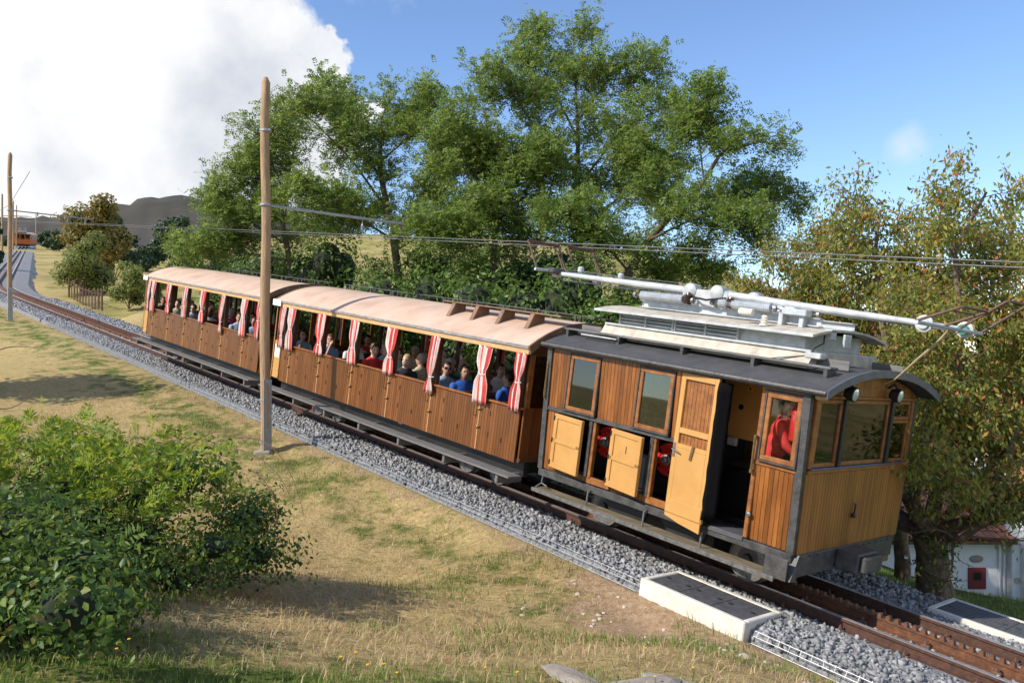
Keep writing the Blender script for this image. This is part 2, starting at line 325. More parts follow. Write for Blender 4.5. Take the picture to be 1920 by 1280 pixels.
# ------------------------------------------------------------------ terrain
ctrl = []
for s in list(range(-225, -60, 12))+list(range(-60, 17, 4)):
    for t, dz in ((-1.95, -.30), (2.4, -.45)):
        q = at(s, t, 0); ctrl.append((q.x, q.y, q.z+dz))
ctrl += [(0, 0, -1.72), (-4, 2, -1.65), (4, 2, -2.1), (0, 4.2, -1.98), (-3, 5, -1.9), (3, 5, -2.5), (5.5, 4.5, -3.3), (-8, 5, -1.6), (-8, -4, -1.6), (8, -4, -3.2), (0, -8, -1.7),
         (-1, 8.3, -2.82), (1.6, 7.8, -2.86), (-3.6, 9.8, -2.72), (3.0, 7.0, -3.0), (-1.2, 11.6, -3.0), (.9, 9.6, -3.12), (-3.4, 13, -2.8), (-6.8, 16, -2.15), (-7, 10.5, -2.5), (-11.1, 20, -1.45), (-12, 12, -1.4), (-18, 28.5, -.3), (-24, 30, .2),
         (-22, 18, -.8), (-30, 10, -1), (-60, 60, 6), (-60, 20, 0), (-100, 120, 14), (-130, 160, 20),
         (6.5, 12.6, -3.82), (6.9, 14.6, -4.15), (9, 18, -5.3), (8.6, 13.2, -4.25), (10.5, 11.5, -4.6), (12, 24, -7.0), (16, 30, -8.7), (20, 25, -9), (30, 30, -10), (26, 18, -8), (40, 40, -11),
         (1.5, 22, -3.4), (-4, 27, -2.2), (6, 22, -4.4), (4, 34, -4.2), (-12, 38, .6), (-18.3, 41, 1.6), (-17, 55, 3.4), (-26, 56, 3.9), (-10, 60, 1.5), (10, 60, -4.5), (30, 60, -9.5),
         (-35, 90, 7), (-12, 90, 3), (12, 90, -1), (45, 90, -7), (90, 90, -14),
         (-60, 165, 20), (-37, 165, 22), (4, 165, 20.5), (35, 165, 16.4), (46, 165, 13.6), (63, 165, 7.8), (100, 165, -3), (160, 165, -12),
         (-110, 260, 27), (-60, 260, 24), (0, 260, 22), (60, 260, 12), (120, 260, -6), (-200, 200, 30), (0, 400, 18), (-200, 400, 34), (200, 400, -10), (200, 0, -14), (120, 40, -14), (-200, 0, 2), (-100, -100, -4), (100, -100, -12), (0, -60, -4), (200, 200, -14)]
ctrl = np.array(ctrl, float)
def tps_fit(P):
    n = len(P); xy = P[:, :2]/50
    r2 = ((xy[:, None]-xy[None])**2).sum(-1); K = np.where(r2 > 0, r2*np.log(r2+1e-12)*.5, 0)+np.eye(n)*1e-5
    A = np.zeros((n+3, n+3)); A[:n, :n] = K; A[:n, n] = 1; A[:n, n+1:] = xy; A[n, :n] = 1; A[n+1:, :n] = xy.T
    return np.linalg.solve(A, np.concatenate([P[:, 2], [0, 0, 0]]))
TW = tps_fit(ctrl)
def tps(X, Y):
    out = np.empty(X.shape); xy0 = ctrl[:, :2]/50; n = len(ctrl)
    for a in range(0, X.size, 4000):
        q = np.stack([X.flat[a:a+4000], Y.flat[a:a+4000]], 1)/50
        r2 = ((q[:, None]-xy0[None])**2).sum(-1)
        out.flat[a:a+4000] = np.where(r2 > 0, r2*np.log(r2+1e-12)*.5, 0) @ TW[:n]+TW[n]+q @ TW[n+1:]
    return out
def vnoise(X, Y, seed=0):
    """cheap smooth value noise"""
    r = np.random.default_rng(seed); tab = r.random((64, 64))
    xi = np.floor(X).astype(int); yi = np.floor(Y).astype(int); fx = X-xi; fy = Y-yi; fx = fx*fx*(3-2*fx); fy = fy*fy*(3-2*fy)
    g = lambda i, j: tab[i % 64, j % 64]
    return (g(xi, yi)*(1-fx)+g(xi+1, yi)*fx)*(1-fy)+(g(xi, yi+1)*(1-fx)+g(xi+1, yi+1)*fx)*fy
def ground_z(X, Y):
    X = np.asarray(X, float); Y = np.asarray(Y, float)
    Xc = np.clip(X, -260, 260); Yc = np.clip(Y, -120, 420)
    z = tps(Xc, Yc); far = np.hypot(X-Xc, Y-Yc); z = z*np.exp(-far/900)-far*.01
    s, t, zt = track_coords(Xc, Yc)
    near = (np.hypot(X, Y) < 60)
    bump = (vnoise(X*1.3, Y*1.3, 1)-.5)*.14+(vnoise(X*4, Y*4, 2)-.5)*.05+(vnoise(X*11, Y*11, 3)-.5)*.022
    big = (vnoise(X*.08, Y*.08, 5)-.5)*1.6*np.clip((np.hypot(X, Y)-45)/60, 0, 1)
    out_c = np.clip(np.maximum(-1.75-t, t-2.3)/.5, 0, 1)
    z = z+(bump*near+big)*out_c
    k = np.clip(np.maximum(-1.7-t, t-2.2)/.6, 0, 1); k = k*k*(3-2*k)
    return z*k+(zt-.42+.15*np.clip((-1.45-t)/.2, 0, 1)*(s > -40))*(1-k)
def gz(x, y): return float(ground_z(np.array([x]), np.array([y]))[0])
def warp(lo, hi, n, c, w):
    u = np.linspace(-1, 1, n); g = np.sinh(u*5.2)/np.sinh(5.2); x = np.where(g < 0, c+g*(c-lo), c+g*(hi-c))
    return x
gx = np.unique(np.concatenate([warp(-1500, 1500, 110, 0, 1), np.linspace(-9, 9, 120), np.linspace(-40, -9, 60), np.linspace(9, 30, 36)]))
gy = np.unique(np.concatenate([warp(-600, 2600, 100, 12, 1), np.linspace(2.5, 18, 120), np.linspace(18, 60, 70)]))
GX, GY = np.meshgrid(gx, gy)
GZ = ground_z(GX, GY)
nx, ny = len(gx), len(gy)
idx = np.arange(nx*ny).reshape(ny, nx)
F = np.stack([idx[:-1, :-1], idx[:-1, 1:], idx[1:, 1:], idx[1:, :-1]], -1).reshape(-1, 4)
def ground_material():
    m = bpy.data.materials.new('bank_and_meadow'); m.use_nodes = True
    nt = m.node_tree; N = nt.nodes; Lk = nt.links; p = N['Principled BSDF']; p.inputs['Roughness'].default_value = .95; p.inputs['Specular IOR Level'].default_value = .1
    tc = N.new('ShaderNodeTexCoord')
    def noise(scale, detail=6, rough=.65, st=None):
        n = N.new('ShaderNodeTexNoise'); n.inputs['Scale'].default_value = scale; n.inputs['Detail'].default_value = detail; n.inputs['Roughness'].default_value = rough
        if st:
            mp = N.new('ShaderNodeMapping'); mp.inputs['Scale'].default_value = st; mp.inputs['Rotation'].default_value = (0, 0, R(35)); Lk.new(tc.outputs['Object'], mp.inputs[0]); Lk.new(mp.outputs[0], n.inputs['Vector'])
        else: Lk.new(tc.outputs['Object'], n.inputs['Vector'])
        return n.outputs['Fac']
    def ramp(f, stops):
        r = N.new('ShaderNodeValToRGB'); e = r.color_ramp.elements
        while len(e) < len(stops): e.new(.5)
        for i, (q, c) in enumerate(stops): e[i].position = q; e[i].color = (*c, 1)
        Lk.new(f, r.inputs[0]); return r.outputs[0]
    dry = ramp(noise(9, 10, .7, (1, 3, 1)), [(.28, (.21, .145, .06)), (.45, (.42, .31, .135)), (.62, (.57, .44, .21)), (.8, (.68, .55, .29))])
    grn = ramp(noise(7, 9, .7), [(.3, (.055, .085, .018)), (.5, (.11, .155, .03)), (.72, (.20, .22, .055))])
    soil = ramp(noise(12, 10, .7), [(.3, (.27, .165, .095)), (.5, (.45, .31, .19)), (.7, (.58, .43, .28))])
    meadow = ramp(noise(.35, 9, .65), [(.3, (.14, .155, .04)), (.46, (.27, .24, .075)), (.58, (.40, .32, .14)), (.75, (.46, .36, .19))])
    at_ = N.new('ShaderNodeVertexColor'); at_.layer_name = 'zone'
    sp = N.new('ShaderNodeSeparateColor'); Lk.new(at_.outputs['Color'], sp.inputs[0])
    def mix(f, a, b):
        x = N.new('ShaderNodeMixRGB'); Lk.new(f, x.inputs[0]); Lk.new(a, x.inputs[1]); Lk.new(b, x.inputs[2]); return x.outputs[0]
    def sharpen(f, nz, k=4.):
        a = N.new('ShaderNodeMath'); a.operation = 'MULTIPLY_ADD'; Lk.new(nz, a.inputs[0]); a.inputs[1].default_value = 1.6; a.inputs[2].default_value = -.8
        b = N.new('ShaderNodeMath'); b.operation = 'ADD'; Lk.new(f, b.inputs[0]); Lk.new(a.outputs[0], b.inputs[1])
        c = N.new('ShaderNodeMath'); c.operation = 'MULTIPLY_ADD'; c.use_clamp = True; Lk.new(b.outputs[0], c.inputs[0]); c.inputs[1].default_value = k; c.inputs[2].default_value = .5-k*.5
        return c.outputs[0]
    nz = noise(2.1, 8, .7)
    out = mix(sharpen(sp.outputs[0], nz), dry, grn)
    out = mix(sharpen(sp.outputs[1], noise(3.3, 8, .7)), out, soil)
    out = mix(sharpen(sp.outputs[2], noise(.6, 6, .6), 3), out, meadow)
    Lk.new(out, p.inputs['Base Color'])
    b = N.new('ShaderNodeBump'); b.inputs['Strength'].default_value = .9; b.inputs['Distance'].default_value = .05
    Lk.new(noise(26, 8, .75), b.inputs['Height']); Lk.new(b.outputs[0], p.inputs['Normal'])
    return m
ground = np_mesh('ground', np.stack([GX, GY, GZ], -1).reshape(-1, 3), F, ground_material(), smooth=True)
tag(ground, kind='structure')
def zone_of(X, Y):
    """r: green grass, g: bare soil, b: distant meadow"""
    s, t, zt = track_coords(X, Y)
    dist = np.hypot(X, Y)
    g = .27+.0*X
    g += .36*np.clip((6.1-Y-.12*X)/1.4, 0, 1)*(X > -7)                       # lawn in front of the camera
    g += .28*np.exp(-((t+2.7)/.8)**2)*(t < -1.7)                              # greener strip beside the ballast
    g += .5*np.clip((t-2.3)/.6, 0, 1)*(dist < 40)                             # lawn on the far side
    g -= .06*np.exp(-((X+1)**2+(Y-11)**2)/9)
    soil = .85*np.exp(-(((s+.2)/2.2)**2)-((t+2.6)/1.2)**2)*(t < -1.6)+.45*np.exp(-((t+1.9)/.35)**2)*(s > -14)
    soil += .75*np.exp(-((X-3.2)**2+(Y-7.4)**2)/1.3)
    mead = np.clip((dist-30)/14, 0, 1)*np.clip((np.abs(t)-2)/2, 0, 1)
    return np.clip(np.stack([g, soil, mead, np.ones_like(g)], -1), 0, 1)
ca = ground.data.color_attributes.new('zone', 'FLOAT_COLOR', 'POINT')
ca.data.foreach_set('color', zone_of(GX.reshape(-1), GY.reshape(-1)).astype(np.float32).ravel())

# far heather-covered hill
def build_hill():
    px = np.array([-700, -400, -150, 0, 70, 130, 215, 260, 300, 345, 390, 450, 550, 700, 900, 1200], float)
    py = np.array([470, 440, 415, 406, 403, 400, 380, 369, 365, 364, 367, 378, 402, 440, 490, 560], float)
    us = np.linspace(px[0], px[-1], 140); ys = np.interp(us, px, py)
    D = 720.; V = []; rows = 26
    for j in range(rows):
        f = j/(rows-1)
        for u, yy in zip(us, ys):
            top = ((640-yy)/1548+.0041)*D
            if f < .62: k = f/.62; dd = 330+(D-330)*k; z = 8+(top-8)*(k**1.15)
            else: k = (f-.62)/.38; dd = D+500*k; z = top*(1-k*.9)
            z += (vnoise(np.array([u*.05]), np.array([dd*.02]), 8)[0]-.5)*7*min(1, f*2)
            V.append(((u-960)/1548*dd*(1. if f < .62 else D/dd+.0), dd, z))
    n = len(us); ix = np.arange(rows*n).reshape(rows, n)
    Fh = np.stack([ix[:-1, :-1], ix[:-1, 1:], ix[1:, 1:], ix[1:, :-1]], -1).reshape(-1, 4)
    o = np_mesh('hill', V, Fh, M_['heather'], smooth=True); tag(o, kind='structure')
build_hill()

# ------------------------------------------------------------------ railway track
def sweep(poly, s0, s1, step, mats, name, parent, midx=None, y0=0):
    ss = np.arange(s0, s1+1e-6, step); V = []; n = len(poly)
    for s in ss:
        for (y, z) in poly: V.append(at(s, y0+y, z)[:])
    mb = MB(); fs = []; mi = []
    for i in range(len(ss)-1):
        for k in range(n):
            fs.append((i*n+k, i*n+(k+1) % n, (i+1)*n+(k+1) % n, (i+1)*n+k)); mi.append(midx[k] if midx else 0)
    mb.v = V; mb.f = fs; mb.m = mi
    return mb.build(name, mats, parent)
track = empty('railway_track'); tag(track, kind='structure')
bed = sweep([(-1.66, -.45), (-1.6, -.16), (-.9, -.13), (0, -.15), (1.0, -.13), (1.75, -.17), (2.5, -.62)], -215, 15.5, .5, M_['ballast'], 'ballast_bed', track)
rail_poly = [(-.062, -.15), (-.062, -.138), (-.012, -.122), (-.012, -.045), (-.034, -.035), (-.034, -.004), (-.028, 0), (.028, 0), (.034, -.004), (.034, -.035), (.012, -.045), (.012, -.122), (.062, -.138), (.062, -.15)]
ridx = [0]*14; ridx[6] = 1; ridx[5] = 1; ridx[7] = 1
for y in (-.555, .555): sweep(rail_poly, -215, 15.5, .5, [M_['railside'], M_['railtop']], 'rail', track, ridx, y)
rack_poly = [(-.075, -.155), (-.075, -.14), (-.02, -.125), (-.02, -.055), (-.032, -.045), (-.032, -.022), (.032, -.022), (.032, -.045), (.02, -.055), (.02, -.125), (.075, -.14), (.075, -.155)]
rack = sweep(rack_poly, -215, 15.5, .5, M_['rust'], 'rack_rail', track)
tooth = MB(); tooth.prism([(-.032, -.024), (.032, -.024), (.019, .022), (.012, .028), (-.012, .028), (-.019, .022)], -.031, .031, ax='y')
tooth_me = None
for i in range(-6, 42):
    if tooth_me is None:
        o = tooth.build('rack_tooth', M_['rust'], rack); tooth_me = o.data
    else:
        o = bpy.data.objects.new('rack_tooth', tooth_me); col.objects.link(o); o.parent = rack
    o.matrix_world = path_mat(i*.1)
mb = MB()
for i in range(-520, -6):
    if -225 < i < -45: continue
    s = i*.1; M = path_mat(s)
    mb.add([M @ Vector(v) for v in tooth.v], tooth.f)
tag(mb.build('rack_teeth', M_['rust'], rack), kind='stuff')
sl_me = cl_me = None
for i in range(-66, 9):
    s = .35+i*.72; M = path_mat(s)
    if sl_me is None:
        o = MB().bbox(-.11, .11, -.92, .92, -.22, -.152, .02).build('sleeper', M_['sleeper'], track); sl_me = o.data
        b = MB()
        for y in (-.555, .555):
            for sg in (-1, 1):
                b.bbox(-.045, .045, y+sg*.055-.035, y+sg*.055+.035, -.152, -.12, .008)
                b.lathe([(.022, 0), (.022, .03), (.012, .03), (.012, .055)], (0, y+sg*.075, -.122), (0, 0, 1), 6)
        for sg in (-1, 1): b.bbox(-.05, .05, sg*.09-.03, sg*.09+.03, -.152, -.105, .008); b.lathe([(.02, 0), (.02, .04)], (0, sg*.09, -.107), (0, 0, 1), 6)
        c = b.build('rail_clips', M_['iron'], o); cl_me = c.data
    else:
        o = bpy.data.objects.new('sleeper', sl_me); col.objects.link(o); o.parent = track
        c = bpy.data.objects.new('rail_clips', cl_me); col.objects.link(c); c.parent = o
    o.matrix_world = M
def scatter_stones():
    BV = np.array([(x, y, z) for z in (-.62, .62) for x, y in ((-.75, -.75), (.75, -.75), (.75, .75), (-.75, .75))])
    BF = np.array([(0, 3, 2), (0, 2, 1), (4, 5, 6), (4, 6, 7), (0, 1, 5), (0, 5, 4), (1, 2, 6), (1, 6, 5), (2, 3, 7), (2, 7, 6), (3, 0, 4), (3, 4, 7)])
    P = []
    def strip(s0, s1, y0, y1, dens, z=-.15, zr=.03, size=(.021, .040)):
        n = int((s1-s0)*(y1-y0)*dens)
        ss = rng.uniform(s0, s1, n); yy = rng.uniform(y0, y1, n); zz = z+rng.uniform(-.02, zr, n); sz = rng.uniform(size[0], size[1], n)
        P.append(np.stack([ss, yy, zz, sz], 1))
    strip(-13, 4.2, -1.58, -.66, 600); strip(-32, -13, -1.58, -.66, 380); strip(-50, -32, -1.58, -.66, 110, size=(.035, .06))
    strip(-.8, 4.5, -.47, -.12, 300, z=-.16); strip(-.8, 4.5, .12, .47, 300, z=-.16)
    strip(-6, 5, .66, 2.1, 330); strip(-50, -24, -.47, -.1, 90, z=-.16); strip(-50, -24, .12, .47, 90, z=-.16); strip(-50, -22, .66, 2.1, 90, size=(.035, .06))
    strip(-13, 4.2, -1.64, -1.5, 330, z=-.22, zr=.08)
    P = np.concatenate(P); n = len(P)
    sc = rng.uniform(.5, 1.4, (n, 1, 3))*P[:, None, 3:4]*np.array([1, 1, .8]); q = rng.normal(size=(n, 4)); q /= np.linalg.norm(q, axis=1)[:, None]
    w, x, y, z = q.T
    Rm = np.stack([np.stack([1-2*(y*y+z*z), 2*(x*y-z*w), 2*(x*z+y*w)], -1), np.stack([2*(x*y+z*w), 1-2*(x*x+z*z), 2*(y*z-x*w)], -1), np.stack([2*(x*z-y*w), 2*(y*z+x*w), 1-2*(x*x+y*y)], -1)], 1)
    V = (BV[None]*(1+rng.uniform(-.5, .35, (n, len(BV), 1))))*sc
    V = np.einsum('nij,nkj->nki', Rm, V)
    i = np.clip(np.round((16-P[:, 0])/.5).astype(int), 0, len(PP)-1); ds = P[:, 0]-PS[i]
    C = PP[i]+PD[i]*ds[:, None]+PV[i]*P[:, 1:2]+PN[i]*P[:, 2:3]
    V = (V+C[:, None]).reshape(-1, 3)
    Fz = (BF[None]+(np.arange(n)*len(BV))[:, None, None]).reshape(-1, 3)
    tag(np_mesh('ballast_stones', V, Fz, M_['stone'], track), kind='stuff')
scatter_stones()

# wire mesh edging that holds the ballast on the camera side
def edging(s0, s1, label):
    L = s1-s0; M = path_mat(s1)
    r = empty('wire_mesh_edging', mat=M); tag(r, label, 'wire mesh', 'wire mesh panels edging the ballast')
    for k, z in enumerate((-.12, -.17, -.25, -.34)):
        y = -1.70-(.0 if k else -.02)
        MB().tube([(-L, y-(k*.012), z), (-L*.5, y-(k*.012)+random.uniform(-.012, .012), z+random.uniform(-.01, .01)), (0, y-(k*.012), z)], .004, 5).build('long_wire', M_['wire'], r)
    b = MB(); x = -L+.05
    while x < -.01:
        b.tube([(x, -1.68, -.11), (x+random.uniform(-.01, .01), -1.705, -.17), (x+random.uniform(-.015, .015), -1.735, -.36)], .0032, 4); x += .125
    b.build('cross_wires', M_['wire'], r)
    b = MB()
    for yy in (-1.60, -1.5): b.tube([(-L, yy, -.12), (0, yy, -.12)], .003, 4)
    b.build('top_wires', M_['wire'], r)
edging(-.1+.02, 3.9, 'wire mesh panel between the near concrete trench cover and the foreground grass')
for k in range(10):
    a = -1.72-(k+1)*3.2
    edging(a+.03, a+3.2, ['wire mesh panel butting the uphill end of the near concrete trench cover', 'wire mesh panel opposite the coupling of locomotive and first carriage', 'wire mesh panel opposite the middle of the first carriage', 'wire mesh panel just behind the foot of the tall wooden pole', 'wire mesh panel opposite the joint of the two carriages'][k] if k < 5 else 'wire mesh panel along the ballast between the tall pole and the bend')

# concrete trench covers either side of the track
def trench_cover(M, L, W, n, label):
    r = empty('trench_cover', mat=M); tag(r, label, 'trench cover')
    b = MB(); w = .07
    b.bbox(0, L, 0, w, -.42, 0, .012); b.bbox(0, L, W-w, W, -.42, 0, .012); b.bbox(0, w, w, W-w, -.42, -.001, .01); b.bbox(L-w, L, w, W-w, -.42, -.001, .01)
    b.build('concrete_rim', M_['concrete'], r)
    pl = (L-2*w)/n
    for k in range(n):
        x0 = w+k*pl+.004; x1 = w+(k+1)*pl-.004
        o = MB().bbox(x0, x1, w+.004, W-w-.004, -.05, -.008, .004).build('cover_plate', M_['plate'], r)
        t = MB(); nx_ = int((x1-x0)/.05); ny_ = int((W-2*w)/.05)
        for i in range(nx_):
            for j in range(ny_):
                cx = x0+(i+.5)*(x1-x0)/nx_; cy = w+(j+.5)*(W-2*w)/ny_; a = R(45 if (i+j) % 2 else -45); ca_, sa = math.cos(a), math.sin(a)
                if (k, i, j) in ((0, 2, 1),): continue
                t.add([(cx+ca_*dx-sa*dy, cy+sa*dx+ca_*dy, z) for z in (-.009, -.004) for dx, dy in ((-.017, -.005), (.017, -.005), (.017, .005), (-.017, .005))], [(4, 5, 6, 7), (0, 1, 5, 4), (1, 2, 6, 5), (2, 3, 7, 6), (3, 0, 4, 7)])
        tag(t.build('tread_pattern', M_['plate'], o), kind='stuff')
        h = MB()
        for hx in (x0+.07, x1-.07): h.bbox(hx-.03, hx+.03, W/2-.015, W/2+.015, -.007, -.001, .002)
        h.build('lifting_slots', M_['pitch'], o)
    return r
tc1 = trench_cover(frame_mat(T(-1.66, -1.74, -.06)), 1.48, .76, 3, 'pale concrete trench cover with dark tread plates beside the bare soil')
MB().box(.03, .2, -.003, -.001, -.2, -.06).build('notice', M_['white_paper'], tc1)
trench_cover(frame_mat(T(.55, 1.22, -.07)), 3.2, .80, 4, 'pale concrete trench cover with dark plates beside the lawn and cherry tree')

# ------------------------------------------------------------------ rolling stock helpers (x downhill, y to the far side, z up from rail)
def boards(b, x0, x1, y, z0, z1, w=.062, th=.03, out=-1, tw=0., axis='x', mi=0, gap=.006):
    i0, i1 = y-out*th*.55, y-out*th*.9      # lining behind the boards, so no daylight passes the joints
    if axis == 'x':
        va = [(x_, i_+tw*(z_-1.626), z_) for z_ in (z0+.002, z1-.002) for x_, i_ in ((x0+.004, i0), (x1-.004, i0), (x1-.004, i1), (x0+.004, i1))]
    else: va = [(i_, x_, z_) for z_ in (z0+.002, z1-.002) for x_, i_ in ((x0+.004, i0), (x1-.004, i0), (x1-.004, i1), (x0+.004, i1))]
    b.add(va, [(3, 2, 1, 0), (4, 5, 6, 7), (0, 1, 5, 4), (1, 2, 6, 5), (2, 3, 7, 6), (3, 0, 4, 7)], mi)
    """upright boards covering x0..x1 (or y0..y1 when axis is y) at plane y (or x)"""
    n = max(1, int(round((x1-x0)/w))); ww = (x1-x0)/n
    for k in range(n):
        a = x0+k*ww+gap/2; c = x0+(k+1)*ww-gap/2; e = .004
        if axis == 'x':
            ya = y+tw*(z0-1.626); yb = y+tw*(z1-1.626)
            vs = [(a, ya, z0), (c, ya, z0), (c, ya-out*th, z0), (a, ya-out*th, z0), (a, yb, z1), (c, yb, z1), (c, yb-out*th, z1), (a, yb-out*th, z1)]
        else:
            vs = [(y, a, z0), (y, c, z0), (y-out*th, c, z0), (y-out*th, a, z0), (y, a, z1), (y, c, z1), (y-out*th, c, z1), (y-out*th, a, z1)]
        b.add(vs, [(0, 1, 5, 4), (1, 2, 6, 5), (3, 0, 4, 7), (4, 5, 6, 7), (3, 2, 1, 0), (2, 3, 7, 6)], mi)
def arch(hw, sag, n=20, edge=0.):
    """points (y, z) of a shallow arch with a tighter curve near the eaves"""
    return [(hw*math.sin(a), sag*(math.cos(a)**1.0)) for a in np.linspace(-math.pi/2, math.pi/2, n+1)]
def arch2(hw, z0, sag, n=24):
    out = []
    for k in range(n+1):
        u = -1+2*k/n; out.append((hw*u, z0+sag*(1-abs(u)**2.3)))
    return out
def wheel(parent, x, y, r, name='wheel', side=-1):
    b = MB(); b.lathe([(.05, -.06), (r*.55, -.05), (r*.6, -.02), (r*.86, -.02), (r*.88, -.05), (r, -.05), (r, .05), (r+.03, .055), (r+.03, .085), (.1, .085)], (x, y, r), (0, -side, 0), 28)
    o = b.build(name, M_['wheelgrey'], parent, smooth=True)
    MB().lathe([(r+.0015, -.048), (r+.0015, .048)], (x, y, r), (0, -side, 0), 28).build('tread', M_['steel'], o, smooth=True)
    MB().lathe([(.075, 0), (.07, .05), (.03, .065)], (x, y+side*.06, r), (0, side, 0), 14).build('hub', M_['frame'], o, smooth=True)
    return o
def window_unit(parent, x0, x1, z0, z1, y, tw=0., glass='glass', fw=.055, axis='x', out=-1, outer=True, name='window'):
    """framed pane in a side (axis x) or an end (axis y)"""
    def B(q, a0, a1, c0, c1, d0_, d1_, bev):
        lo, hi = min(d0_, d1_), max(d0_, d1_)
        if axis == 'x': q.bbox(a0, a1, lo, hi, c0, c1, bev)
        else: q.bbox(lo, hi, a0, a1, c0, c1, bev)
    b = MB(); f = fw
    for (a0, a1, c0, c1) in ((x0, x1, z1-f, z1), (x0, x1, z0, z0+f), (x0, x0+f, z0+f+.001, z1-f-.001), (x1-f, x1, z0+f+.001, z1-f-.001)): B(b, a0, a1, c0, c1, y+out*.012, y-out*.03, .006)
    o = b.build(name, M_['wood_frame'], parent)
    g = MB(); B(g, x0+f-.008, x1-f+.008, z0+f-.008, z1-f+.008, y-out*.006, y-out*.012, .001); g.build('pane', M_[glass], o)
    if outer:
        t = MB(); e = .022
        for (a0, a1, c0, c1) in ((x0-e, x1+e, z1, z1+e), (x0-e, x1+e, z0-e, z0), (x0-e, x0, z0, z1), (x1, x1+e, z0, z1)): B(t, a0, a1, c0+.0005, c1-.0005, y+out*.022, y-out*.02, .004)
        t.build('trim', M_['frame'], o)
    return o
def text(s, size, M, material, parent, name='lettering', ext=.0015):
    c = bpy.data.curves.new(name, 'FONT'); c.body = s; c.size = size; c.extrude = ext; c.align_x = 'CENTER'; c.align_y = 'CENTER'
    tmp = bpy.data.objects.new(name, c); col.objects.link(tmp)
    dg = bpy.context.evaluated_depsgraph_get(); me = bpy.data.meshes.new_from_object(tmp.evaluated_get(dg)); bpy.data.objects.remove(tmp)
    me.materials.clear(); me.materials.append(material)
    o = bpy.data.objects.new(name, me); col.objects.link(o); o.parent = parent; o.matrix_local = M; return o
SIDE = Matrix(((1, 0, 0, 0), (0, 0, -1, 0), (0, 1, 0, 0), (0, 0, 0, 1)))   # text plane -> faces -y

